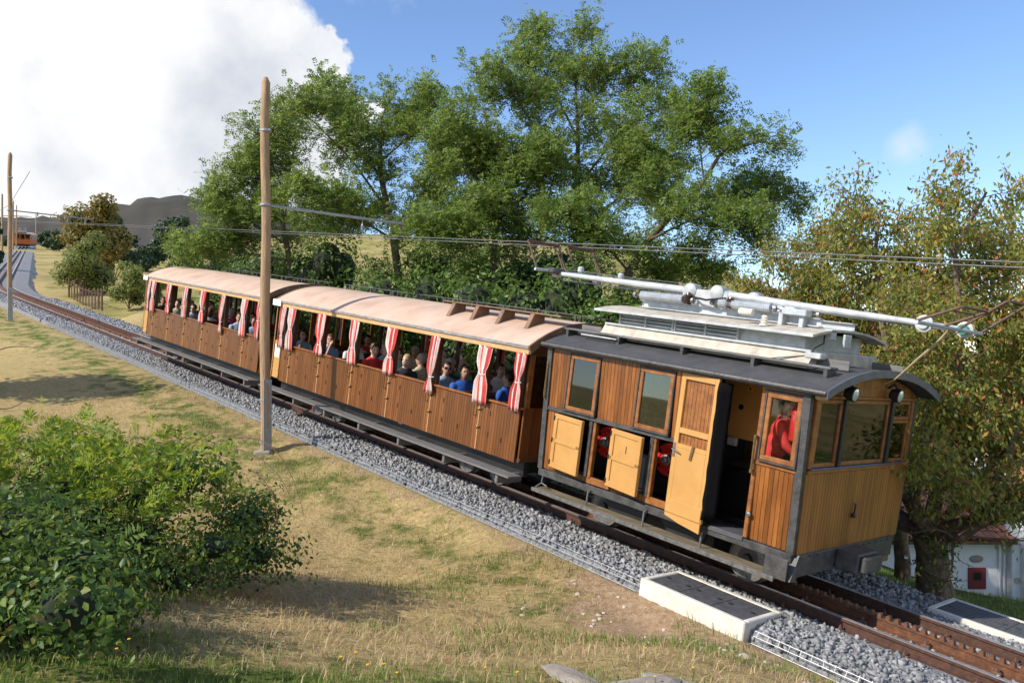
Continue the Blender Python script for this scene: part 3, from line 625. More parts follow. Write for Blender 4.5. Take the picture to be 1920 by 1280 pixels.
# ------------------------------------------------------------------ locomotive
TWL = -.0487
def half(z): return 1.295+.0487*(z-1.626)
def build_loco():
    r = empty('locomotive', mat=frame_mat()); tag(r, 'varnished orange wooden rack locomotive with open ochre doors and grey roof gear', 'locomotive')
    Y = -1.30; L = -4.13
    # lower and upper boarded walls (near side), far side as one wall
    b = MB()
    for (x0, x1, z0, z1) in ((L, -3.86, .72, 1.59), (-3.22, -3.16, .72, 1.58), (-3.86, -3.22, .72, .80), (-2.74, -2.12, .72, .80), (L, -3.72, 1.64, 2.52), (-3.10, -2.43, 1.64, 2.52), (-1.82, -1.70, 1.64, 2.52), (-3.72, -3.10, 2.47, 2.52), (-2.43, -1.82, 2.47, 2.52)):
        boards(b, x0, x1, Y, z0, z1, tw=TWL)
    b.build('side_boards', M_['wood_loco'], r)
    b = MB(); boards(b, -.57, -.035, Y-.004, .715, 1.585, tw=TWL); b.build('cab_side_boards', M_['wood_loco'], r)
    for (x0, x1) in ((-3.16, -2.74), (-2.12, -1.74)): MB().bbox(x0, x1, Y+.01, Y+.05, .72, .815, .006).build('threshold', M_['wood_frame'], r)
    b = MB()    # belt rail, jambs of the hatches, posts
    b.bbox(L, -1.74, Y-.022, Y+.02, 1.59, 1.638, .008); b.bbox(L, -1.74, Y-.03, Y+.0, 1.585, 1.60, .004)
    for x in (-3.19, -2.10): b.bbox(x-.03, x+.03, Y-.01, Y+.05, .80, 1.585, .006)
    b.build('belt_rail', M_['frame'], r)
    b = MB()
    for x in (-3.12, -2.06, -2.76, -1.74): b.bbox(x-.025, x+.025, Y+.0, Y+.07, .79, 1.585, .006)
    b.bbox(-.62, -.565, Y-.012, Y+.06, .72, 2.5, .008); b.bbox(-.62, -.02, Y-.02, Y+.05, 1.585, 1.635, .008); b.bbox(-.62, -.02, Y-.025, Y+.03, 2.45, 2.53, .008)
    b.bbox(-1.76, -1.705, Y-.005, Y+.06, .72, 2.5, .008)
    b.build('door_posts', M_['wood_frame'], r)
    window_unit(r, -3.69, -3.13, 1.66, 2.445, Y-.035, glass='glass_dark'); window_unit(r, -2.40, -1.85, 1.66, 2.445, Y-.035, glass='glass_dark'); window_unit(r, -.52, -.085, 1.66, 2.43, Y-.04, glass='glass')
    # corner posts with iron strips
    for (x, y) in ((-.03, -1), (L+.02, -1), (-.03, 1), (L+.02, 1)):
        b = MB(); bo, to = half(.72)*y, half(2.52)*y; w = .045
        b.add([(x-w, bo-w*.8, .70), (x+w, bo-w*.8, .70), (x+w, bo+w*.8, .70), (x-w, bo+w*.8, .70), (x-w, to-w*.8, 2.53), (x+w, to-w*.8, 2.53), (x+w, to+w*.8, 2.53), (x-w, to+w*.8, 2.53)], [(3, 2, 1, 0), (4, 5, 6, 7), (0, 1, 5, 4), (1, 2, 6, 5), (2, 3, 7, 6), (3, 0, 4, 7)])
        o = b.build('corner_post', M_['frame'], r)
    # front end
    b = MB(); boards(b, -1.24, 1.24, .03, .70, 1.60, w=.066, axis='y', out=1, th=.03)
    ob = b.build('front_boards', M_['wood_front'], r)
    for v in ob.data.vertices: v.co.y *= (half(v.co.z)-.012)/1.25
    b = MB(); prof = arch2(1.32, 2.50, .235)
    for k in range(38):
        ya = -1.26+k*2.52/38+.002; yb = -1.26+(k+1)*2.52/38-.002; zt = lambda y: np.interp(y, [p_[0] for p_ in prof], [p_[1] for p_ in prof])
        b.add([(.02, ya, 2.46), (.02, yb, 2.46), (.02, yb, zt(yb)), (.02, ya, zt(ya)), (-.01, ya, 2.46), (-.01, yb, 2.46), (-.01, yb, zt(yb)), (-.01, ya, zt(ya))], [(0, 1, 2, 3), (1, 5, 6, 2), (5, 4, 7, 6), (4, 0, 3, 7), (3, 2, 6, 7), (0, 4, 5, 1)])
    b.build('front_gable', M_['wood_front'], r)
    b = MB(); b.bbox(-.02, .045, -1.24, 1.24, 1.60, 1.645, .008); b.build('front_sill', M_['wood_frame'], r)
    b = MB(); b.bbox(-.02, .05, -1.2, 1.2, 1.646, 1.664, .004); b.build('sky_tinted_sill', mat('sill_sky_reflection', (.16, .22, .36), (.12, .16, .27), .35, 6, metal=.4), r)  # strip coloured blue to paint the sky reflected along the sill
    b = MB(); b.bbox(-.02, .04, -1.27, 1.27, 2.445, 2.485, .006)
    for y in (-1.215, 1.19): b.bbox(-.02, .036, y-.04, y+.04, 1.664, 2.445, .006)
    b.build('front_posts', M_['wood_frame'], r)
    for y in (-.60, .60): MB().bbox(-.01, .055, y-.035, y+.035, 1.664, 2.46, .006).build('black_mullion', M_['black'], r)
    window_unit(r, -1.17, -.64, 1.67, 2.44, .012, axis='y', out=1, outer=False, fw=.045); window_unit(r, -.56, .56, 1.67, 2.44, .012, axis='y', out=1, outer=False, fw=.045)
    o = window_unit(r, .64, 1.145, 1.67, 2.20, .012, axis='y', out=1, outer=False, fw=.04); window_unit(r, .64, 1.145, 2.205, 2.44, .012, axis='y', out=1, outer=False, fw=.04)
    b = MB(); b.tube([(.045, -.06, 1.20), (.06, -.06, 1.19), (.06, -.07, 1.08)], .012, 6); b.lathe([(.03, 0), (.03, .03), (.012, .04)], (.04, -.07, 1.06), (1, 0, 0), 10); b.build('coupling_hook', M_['black'], r)
    # floor, ceiling, rear and far walls
    MB().bbox(L, .0, -1.24, 1.24, .66, .715, .01).build('floor', M_['frame'], r)
    b = MB(); boards(b, L, -.03, 1.30, .72, 1.6, out=1, tw=-TWL); boards(b, L, -2.2, 1.30, 1.6, 2.5, out=1, tw=-TWL); boards(b, -1.7, -1.5, 1.30, 1.6, 2.5, out=1, tw=-TWL); b.bbox(-1.5, 0, 1.25, 1.31, 2.44, 2.5); b.build('far_wall', M_['wood_loco'], r)
    b = MB(); boards(b, -1.24, 1.24, L, .70, 2.52, axis='y', out=-1); b.build('rear_wall', M_['wood_loco'], r)
    b = MB(); b.bbox(-1.73, -1.69, -1.18, .2, .72, 2.5, .005); b.build('cab_partition', M_['pitch'], r)
    # interior machinery
    b = MB(); b.bbox(-3.9, -1.8, -.75, .8, .72, 1.25, .03); b.bbox(-1.60, -.95, -.55, .9, .72, 1.35, .05)
    for x in (-3.15, -2.06): b.lathe([(.34, 0), (.34, .2)], (x, -.9, 1.12), (0, 1, 0), 24)
    b.lathe([(.30, -.1), (.36, -.1), (.36, .1), (.30, .1)], (-1.05, -.62, 1.0), (0, 1, 0), 26); b.bbox(-1.35, -.8, -.9, -.3, .716, .80, .01)
    b.build('machinery', M_['pitch'], r, smooth=True)
    for x in (-3.15, -2.06):
        b = MB(); b.lathe([(.06, -.03), (.135, -.03), (.14, -.045), (.205, -.045), (.215, -.03), (.215, .03), (.05, .03)], (x, -.94, 1.28), (0, 1, 0), 30); o = b.build('pulley_wheel', M_['red'], r, smooth=True)
        b = MB(); b.lathe([(.022, -.14), (.05, -.13), (.055, -.09), (.075, -.085), (.08, -.03), (.03, 0)], (x, -.94, 1.28), (0, 1, 0), 10); b.build('axle_nut', M_['steel'], o)
        for k in range(5): a = k*2*math.pi/5; b = MB(); b.lathe([(.012, -.004), (.026, -.004), (.026, .006)], (x+.165*math.cos(a), -.985, 1.28+.165*math.sin(a)), (0, 1, 0), 8); b.build('lightening_hole', M_['pitch'], o)
    b = MB(); b.bbox(-1.6, -1.02, -.62, -.05, 1.72, 2.48, .01); o = b.build('control_cabinet', M_['ochre'], r)
    MB().lathe([(.035, 0), (.035, .01)], (-1.3, -.632, 2.12), (0, -1, 0), 14).build('knob', M_['pitch'], o)
    MB().prism([(-1.26, 2.34), (-1.16, 2.34), (-1.21, 2.43)], -.626, -.623, ax='y').build('warning_triangle', M_['yellow'], o)
    MB().prism([(-1.232, 2.353), (-1.188, 2.353), (-1.21, 2.395)], -.629, -.6265, ax='y').build('triangle_mark', M_['blackprint'], o)
    MB().bbox(-1.42, -1.3, -.66, -.6, 1.62, 1.72, .006).build('switch_box', M_['greymetal'], r)
    # cab fittings seen through the front windows
    b = MB(); b.bbox(-.55, -.12, -.2, .75, .715, 1.58, .03); b.bbox(-.6, -.1, .2, .6, 1.58, 1.72, .03); b.build('control_desk', M_['greymetal'], r)
    b = MB(); b.lathe([(.02, 0), (.065, .02), (.07, .05), (.07, .36), (.04, .42), (.02, .46)], (-.25, -1.12, 1.9), (0, 0, 1), 14); b.build('fire_extinguisher', M_['red'], r, smooth=True)
    # small ochre hatch doors standing ajar
    def hatch(x0, x1, zc, ang, lab):
        M = Matrix.Translation((x0, Y-.02, 0)) @ Matrix.Rotation(-ang, 4, 'Z'); w = x1-x0; b = MB()
        b.bbox(0, w, -.018, .018, .79, 1.565, .005)
        o = b.build('hatch_door', M_['ochre'], r, M=M)
        b = MB()
        for (a0, a1, c0, c1) in ((0, w, 1.50, 1.565), (0, w, .79, .87), (0, w, 1.155, 1.205), (0, .075, .87, 1.50), (w-.075, w, .87, 1.50)): b.bbox(a0, a1, -.034, -.0185, c0, c1, .004)
        b.build('battens', M_['ochre'], o, M=M)
        b = MB()
        for z in (.86, 1.18, 1.5): b.bbox(-.012, .022, -.042, -.0, z-.035, z+.035, .005)
        b.build('hinges', M_['pitch'], o, M=M)
        return o, M
    hatch(-3.86, -3.235, 0, R(7), '')
    o, M = hatch(-2.76, -2.14, 0, R(9), '')
    text('1', .14, M @ Matrix.Translation((.33, -.0195, 1.33)) @ SIDE, M_['blackprint'], o)
    # tall ochre door, open outwards
    M = Matrix.Translation((-1.73, Y-.03, 0)) @ Matrix.Rotation(R(-6), 4, 'Z'); w = .60; b = MB()
    for (a0, a1, c0, c1) in ((0, .075, .72, 2.48), (w-.06, w, .72, 2.48), (.075, w-.06, 2.40, 2.48), (.075, w-.06, 1.73, 1.80), (.075, w-.06, 1.545, 1.60), (.075, w-.06, .72, 1.545)): b.bbox(a0, a1, -.02, .02, c0+.0005, c1-.0005, .004)
    td = b.build('tall_door', M_['ochre'], r, M=M)
    b = MB(); b.bbox(.01, w-.01, -.03, -.0205, .73, .90, .004); b.prism([(.01, .72), (w-.01, .72), (w-.01, .60), (.25, .635), (.01, .68)], -.022, -.002, ax='y'); b.build('kick_panel', M_['ochre'], td, M=M)
    b = MB(); boards(b, .075, w-.06, .012, 1.80, 2.40, out=-1, th=.01); boards(b, .075, w-.06, .012, 1.60, 1.73, out=-1, th=.01); b.build('inner_panel', M_['wood_frame'], td, M=M)
    b = MB(); b.tube([(.03, -.03, 1.52), (.03, -.06, 1.52), (.14, -.065, 1.50)], .010, 6); b.bbox(.012, .05, -.026, -.02, 1.42, 1.6, .003); b.build('door_handle', M_['steel'], td, M=M)
    b = MB(); b.bbox(.30, .345, -.035, -.022, 1.43, 1.62, .01); b.build('latch_strap', M_['brass'], td, M=M @ Matrix.Translation((.32, 0, 1.5)) @ Matrix.Rotation(R(10), 4, 'Y') @ Matrix.Translation((-.32, 0, -1.5)))
    b = MB(); nz_ = 14
    for k in range(nz_):
        pass
    vs = []; fs = []
    for k in range(nz_+1):
        z = .78+k*(2.44-.78)/nz_
        for j in range(5):
            u = j/4; vs.append((-1.135+u*.13+.004*math.sin(k*1.9+j), Y-.125+u*.12+.006*math.sin(k*2.3+j*2.), z))
    for k in range(nz_):
        for j in range(4): fs.append((k*5+j, k*5+j+1, (k+1)*5+j+1, (k+1)*5+j))
    b.add(vs, fs); o = b.build('draught_curtain', M_['fabric'], r, smooth=True)
    sm = o.modifiers.new('thick', 'SOLIDIFY'); sm.thickness = .02
    b = MB(); b.bbox(-1.10, -.62, Y-.005, Y+.25, .665, .722, .006); b.build('door_step', M_['plate'], r)
    b = MB(); b.tube([(-.60, Y-.05, 1.5), (-.60, Y-.06, 1.9)], .014, 6); b.lathe([(.022, -.02), (.022, .02)], (-.60, Y-.05, 1.5), (0, 0, 1), 8); b.lathe([(.022, -.02), (.022, .02)], (-.60, Y-.05, 1.9), (0, 0, 1), 8); b.build('grab_rail', M_['brass'], r)
    b = MB(); b.tube([(L+.01, Y-.06, 1.75), (L+.01, Y-.07, 1.80), (L+.01, Y-.07, 2.25), (L+.01, Y-.06, 2.3)], .014, 6); b.build('grab_rail', M_['brass'], r)
    MB().lathe([(.03, 0), (.03, .02), (.012, .03)], (-.575, Y-.012, 1.0), (0, -1, 0), 12).build('door_bolt', M_['steel'], r)
    # underframe
    b = MB(); b.bbox(L, .0, -1.29, -1.22, .60, .70, .008); b.bbox(L, .0, 1.22, 1.29, .60, .70, .008); b.build('sole_bar', M_['frame'], r)
    b = MB()
    for (x0, x1) in ((-3.05, -2.2), (-2.05, -1.25)): b.prism([(x0, .60), (x1, .60), (x1-.12, .30), (x0+.2, .36)], -1.05, -.98, ax='y')
    b.bbox(-3.9, -.3, -.42, .42, .35, .62, .02); b.bbox(-2.9, -1.4, -.7, .7, .18, .45, .02)
    b.build('underframe', M_['black'], r)
    for x in (-.93, -3.35):
        for sd in (-1, 1): wheel(r, x, .56*sd, .27, side=sd)
        MB().tube([(x, -.5, .27), (x, .5, .27)], .05, 10).build('axle', M_['frame'], r)
    b = MB(); b.bbox(-4.08, -.10, -1.42, -1.16, .405, .43, .004); fb = b.build('footboard', M_['boardmoss'], r)
    b = MB(); b.bbox(-4.08, -.10, -1.435, -1.421, .385, .438, .002); b.build('edge_strip', M_['steel'], fb)
    for x in (-3.05, -2.05, -1.15):
        MB().tube([(x, -1.30, .64), (x, -1.34, .62), (x, -1.345, .435)], .014, 7).build('step_bracket', M_['steel'], r)
    b = MB(); b.tube([(-4.02, -1.28, .62), (-4.02, -1.30, .50), (-4.06, -1.38, .435)], .010, 6); b.tube([(-4.02, -1.30, .50), (-3.9, -1.30, .48)], .010, 6); b.build('step_stay', M_['steel'], r)
    # buffer beam and coupling block
    b = MB(); b.bbox(-.02, .06, -1.22, 1.10, .45, .70, .01); b.prism([(-1.22, .70), (-1.36, .42), (-1.22, .40)], -.02, .06, ax='x'); b.build('buffer_beam', M_['frame'], r)
    b = MB(); b.bbox(-.25, .03, -1.40, -1.38, .42, .66, .003); b.build('side_plate', M_['frame'], r)
    b = MB(); b.bbox(.06, .34, -.40, .10, .47, .70, .02); b.bbox(.34, .42, -.36, .06, .49, .68, .02); b.build('buffer_block', M_['frame'], r)
    b = MB(); b.bbox(.0, .03, .15, 1.12, .36, .66, .008); b.build('apron_plate', mat('olive_apron_paint', (.20, .16, .06), (.13, .10, .04), .5, 6), r)
    b = MB()
    for k in range(15): b.lathe([(.013, 0), (.010, .012)], (.062, -1.15+k*.16, .675), (1, 0, 0), 6)
    b.build('rivets', M_['frame'], r)
    # roof
    b = MB(); pr = arch2(1.44, 2.545, .265); lo = [(y*.995, z-.055) for y, z in pr]
    b.prism(pr+lo[::-1], -4.22, .22, ax='x'); rf = b.build('roof', M_['roofblack'], r)
    b = MB(); b.prism([(y, z+.012) for y, z in arch2(1.455, 2.545, .27)]+[(y*.99, z-.075) for y, z in arch2(1.455, 2.545, .27)][::-1], .221, .245, ax='x'); b.build('roof_end_moulding', mat('blue_grey_moulding', (.12, .14, .19), (.07, .08, .10), .4, 6), rf)
    for sd in (-1, 1):
        MB().tube([(-4.22, sd*1.44, 2.53), (.22, sd*1.44, 2.53)], .03, 8).build('gutter', M_['frame'], rf)
        b = MB(); b.bbox(-4.18, .03, sd*.98-.09, sd*.98+.09, 2.775, 2.80, .004); w_ = b.build('roof_walkway', M_['board'], rf)
        for x in (-4.1, -3.1, -2.0, -.95, -.02): MB().bbox(x-.025, x+.025, sd*.98-.10, sd*.98+.10, 2.655, 2.775, .004).build('walkway_bracket', M_['frame'], w_)
        MB().bbox(-.98, .06, sd*.70-.012, sd*.70+.012, 2.77, 2.88, .004).build('roof_board', M_['board'], rf); MB().bbox(-4.15, -3.75, sd*.72-.012, sd*.72+.012, 2.77, 2.87, .004).build('roof_board', M_['board'], rf)
    MB().bbox(-3.78, -3.1, -1.12, -1.10, 2.73, 2.75, .003).build('white_strip', M_['white'], rf)
    # louvred resistor housing on the roof
    hs = empty('louvre_housing', parent=r)
    b = MB(); b.prism([(-.92, 2.74), (.92, 2.74), (.80, 2.93), (-.80, 2.93)], -3.62, -.34, ax='x'); b.build('skirt', M_['white_dirty'], hs)
    b = MB(); b.bbox(-3.60, -.36, -.84, .84, 2.925, 2.955, .006); b.build('skirt_ledge', M_['white'], hs)
    MB().bbox(-3.44, -.52, -.70, .70, 2.95, 3.16, .008).build('box', M_['white'], hs)
    for (x0, x1) in ((-3.40, -2.45), (-2.41, -1.42)):
        b = MB(); b.bbox(x0, x1, -.712, -.701, 2.965, 3.15, .003); o = b.build('louvre_panel', M_['plate'], hs)
        for k in range(4):
            M = Matrix.Translation((0, -.725, 2.985+k*.045)) @ Matrix.Rotation(R(-38), 4, 'X')
            MB().box(x0, x1, -.028, .028, -.004, .004).build('louvre_slat', M_['white'], o, M=M)
        for x in (x0, (x0+x1)/2, x1): MB().bbox(x-.014, x+.014, -.755, -.70, 2.965, 3.15, .003).build('louvre_stile', M_['white'], o)
    b = MB(); pl = arch2(.93, 3.135, .10, 16); b.prism(pl+[(y*.99, z-.028) for y, z in pl][::-1], -3.75, -.30, ax='x'); b.build('lid', M_['white_dirty'], hs)
    for sd in (-1, 1): MB().bbox(-3.75, -.30, sd*.93-.012, sd*.93+.012, 3.105, 3.142, .003).build('lid_edge', M_['white'], hs)
    b = MB()
    for y in (-.42, .42):
        b.bbox(-3.30, -.50, y-.06, y+.06, 3.235, 3.247, .003); b.bbox(-3.30, -.50, y-.06, y+.06, 3.325, 3.337, .003); b.bbox(-3.30, -.50, y-.006, y+.006, 3.247, 3.325, .002)
    b.build('channel_beams', M_['greymetal'], hs)
    # current collectors: two booms each way, springs, insulators, bows
    for y, xe, xf in ((-.45, -5.15, .70), (.42, -5.08, .80)):
        o = MB().tube([(-2.35, y, 3.53), (-3.3, y, 3.555), (xe, y, 3.62)], [.052, .050, .034], 14).build('rear_boom', M_['white'], r, smooth=True)
        b = MB(); b.lathe([(.07, -.05), (.07, .05)], (xe+.02, y, 3.62), (1, 0, 0), 12); b.lathe([(.03, 0), (.05, .02), (.05, .08), (.03, .1)], (xe+.55, y, 3.655), (0, 0, 1), 10); b.build('boom_clamps', M_['greymetal'], o, smooth=True)
        o = MB().tube([(-1.95, y, 3.525), (-.6, y, 3.455), (xf, y, 3.40)], [.052, .048, .034], 14).build('front_boom', M_['white'], r, smooth=True)
        b = MB(); b.lathe([(.05, -.03), (.095, -.03), (.095, 0), (.06, .01), (.06, .03)], (xf, y-.02, 3.40), (0, -1, 0), 18); b.build('end_disc', M_['white'], o, smooth=True)
        if y > 0:
            b = MB(); b.lathe([(.035, -.06), (.06, -.06), (.06, -.03), (.035, -.03)], (xf, y-.03, 3.40), (0, 1, 0), 14); b.build('green_ring', M_['green'], o, smooth=True)
        b = MB()
        for x in (-2.42, -1.98): b.lathe([(.05, -.11), (.095, -.10), (.105, -.05), (.105, .05), (.095, .06), (.045, .09)], (x, y-.02, 3.53), (0, -1, 0), 18)
        b.bbox(-2.55, -1.8, y-.06, y+.08, 3.42, 3.56, .02); b.bbox(-2.3, -2.0, y-.04, y+.04, 3.33, 3.44, .01)
        b.build('pivot_castings', M_['white'], r, smooth=True)
        for (x0, x1) in ((-3.22, -2.48), (-1.88, -1.12)):
            prof = []; nn = int((x1-x0)/.0145)
            for k in range(nn+1): prof += [(.052 if k % 2 else .066, k*(x1-x0)/nn)]
            o = MB().lathe(prof, (x0, y-.10, 3.40), (1, 0, 0), 12).build('spring', M_['greymetal'], r)
            b = MB(); b.tube([(x0-.16, y-.10, 3.40), (x1+.2, y-.10, 3.40)], .014, 6)
            for x in (x0-.12, x1+.06, x1+.16): b.lathe([(.04, -.02), (.04, .02)], (x, y-.10, 3.40), (1, 0, 0), 8)
            for x in (x0+.05, x1-.1): b.bbox(x-.01, x+.01, y-.11, y-.09, 3.335, 3.39)
            b.build('spring_rod', M_['steel'], o)
        for x in (-2.40, -1.72):
            prof = [(.05, 0)]
            for k in range(4): prof += [(.045, .02+k*.03), (.075, .03+k*.03), (.045, .045+k*.03)]
            MB().lathe(prof+[(.04, .15)], (x, y-.1, 3.337), (0, 0, 1), 14).build('insulator', M_['insul'], r, smooth=True)
        MB().tube([(-2.4, y-.1, 3.5), (-2.25, y-.16, 3.44), (-2.05, y-.18, 3.42), (-1.8, y-.1, 3.47)], .014, 6).build('jumper_cable', M_['black'], r)
        b = MB()
        for (za, zb_) in ((3.70, 3.62), (3.52, 3.50)): b.tube([(-5.1, y, za), (-3.6, y, (za+zb_)/2-.015), (-2.3, y, zb_)], .005, 4)
        b.tube([(-1.8, y, 3.46), (.5, y, 3.37)], .005, 4); b.build('stay_wires', M_['cable'], r)
    b = MB(); b.bbox(-1.15, -.80, -.56, -.40, 3.36, 3.44, .01); b.bbox(-.95, -.62, -.60, -.44, 3.34, 3.42, .01)
    for x in (-.98, -.70): b.bbox(x-.03, x+.03, -.55, -.40, 3.20, 3.36, .006)
    b.build('latch_gear', M_['greymetal'], r)
    b = MB(); b.lathe([(.055, 0), (.055, .02), (.03, .03), (.05, .045), (.03, .06), (.05, .075), (.03, .09), (.045, .105), (.025, .13)], (-1.05, -.78, 3.17), (0, 0, 1), 14); b.build('post_insulator', M_['porc'], r, smooth=True)
    b = MB(); b.lathe([(.04, 0), (.045, .01), (.045, .18), (.04, .19)], (-1.40, -.80, 3.32), (1, 0, -.02), 12); b.build('fuse_tube', M_['porc'], r, smooth=True)
    b = MB(); b.bbox(-.40, -.30, -.52, -.40, 3.10, 3.22, .006); b.build('junction_box', M_['white'], r)
    b = MB(); b.bbox(-.24, -.21, -.36, -.20, 3.02, 3.18, .006); b.build('lamp_box', M_['greymetal'], r)
    MB().bbox(-.42, -.22, -.86, -.72, 2.86, 2.93, .01, M=None).build('roof_socket', M_['white'], r)
    MB().tube([(-.40, -.5, 3.15), (-.33, -.62, 3.05), (-.35, -.78, 2.98), (-.36, -.82, 2.9), (-.8, -.93, 2.80)], .009, 5).build('roof_cable', M_['black'], r)
    # rear bows, raised to the wires
    for (ya, yb, zt) in ((-.86, -.20, 4.085), (.02, .66, 4.11)):
        o = MB().tube([(-5.17, ya, 3.64), (-5.43, ya, zt-.02), (-5.44, ya+.02, zt-.02), (-5.44, yb-.02, zt-.01), (-5.42, yb, zt-.02), (-5.17, yb, 3.66)], .017, 7).build('collector_bow', M_['iron'], r)
        MB().tube([(-5.44, ya-.02, zt+.0), (-5.44, yb+.02, zt+.01)], .018, 8).build('contact_strip', M_['iron'], o); MB().tube([(-5.13, yb-.1, 3.66), (-5.40, yb-.08, zt-.04)], .011, 6).build('bow_stay', M_['iron'], o)
    MB().tube([(-5.17, -.90, 3.64), (-5.17, .68, 3.67)], .024, 8).build('bow_crossbar', M_['greymetal'], r)
    b = MB(); b.bbox(-5.22, -5.02, -.62, -.34, 3.60, 3.70, .03); b.bbox(-5.2, -5.02, .3, .55, 3.60, 3.70, .03); b.build('bow_springbox', M_['frame'], r)
    for (ya, yb, xa, zt) in ((-.78, -.20, .74, 3.60), (.12, .60, .86, 3.75)):   # front bows, folded forward
        o = MB().tube([(xa, ya, 3.41), (xa+.42, ya, zt-.01), (xa+.44, ya+.02, zt), (xa+.48, yb-.02, zt), (xa+.47, yb, zt-.01), (xa+.06, yb, 3.40)], .016, 7).build('collector_bow', M_['iron'], r)
        MB().tube([(xa+.32, ya, zt-.045), (xa+.36, yb, zt-.045)], .010, 6).build('contact_strip', M_['iron'], o)
    MB().tube([(.76, -.80, 3.40), (.90, .64, 3.38)], .022, 8).build('bow_crossbar', M_['greymetal'], r)
    MB().tube([(.82, -.1, 3.37), (.72, -.12, 3.2), (.55, -.1, 3.02), (.30, -.05, 2.74), (.06, -.02, 2.58)], [.010, .016, .014, .009, .009], 6).build('lowering_rope', mat('hemp_rope', (.42, .32, .20), (.3, .22, .13), .9, 30), r)
    MB().tube([(.83, .2, 3.37), (.70, .0, 3.25), (.55, -.1, 3.02)], .007, 5).build('lowering_rope', M_['twig'], r)
    # headlamps
    for y in (-.72, .42):
        b = MB(); b.lathe([(.03, -.10), (.06, -.09), (.085, -.03), (.088, .03), (.080, .032)], (.16, y, 2.525), (1, 0, -.12), 22); o = b.build('headlamp', M_['black'], r, smooth=True)
        MB().lathe([(.078, .0), (.05, .014), (.0, .02)], (.188, y, 2.522), (1, 0, -.12), 20).build('lens', M_['lamp'], o, smooth=True)
        MB().tube([(.03, y, 2.60), (.10, y, 2.66), (.14, y, 2.60)], .016, 6).build('bracket', M_['black'], o)
    MB().bbox(.03, .13, -1.34, -1.18, 2.44, 2.52, .02).build('side_lamp', M_['pale_wood'], r)
    return r
loco = build_loco()

# ------------------------------------------------------------------ carriages
def curtain_mesh(seed, w=.30, flip=False):
    rr = random.Random(seed); nc, nr = 22, 15; vs = []; fs = []; mi = []
    tie = rr.uniform(.42, .74); w = w*rr.uniform(.78, 1.18); pin = rr.uniform(.38, .62); sway = rr.uniform(-.05, .05); ln_ = rr.uniform(.9, 1.03)
    for j in range(nr):
        f = j/(nr-1); z = 2.345-f*.98*ln_
        g = 1-pin*math.exp(-((f-tie)/.12)**2)-.12*f; wid = w*g*(.9 if f < tie else 1.02)
        for k in range(nc):
            u = k/(nc-1)-.5; fold = .030*g*math.sin(u*19+rr.uniform(-.12, .12)+f*1.2)
            vs.append((u*wid+.03*math.sin(f*3+seed)*f+sway*f, -1.362+fold*.8-.02*math.sin(f*3.1), z))
    for j in range(nr-1):
        for k in range(nc-1):
            fs.append((j*nc+k, j*nc+k+1, (j+1)*nc+k+1, (j+1)*nc+k)); mi.append(((k+seed*2) // 5) % 2)
    b = MB(); b.v = vs; b.f = fs; b.m = mi; return b, tie
DOORX = [-7.84+1.362*k for k in range(6)]     # pale battens between doors, relative to the front end of a carriage
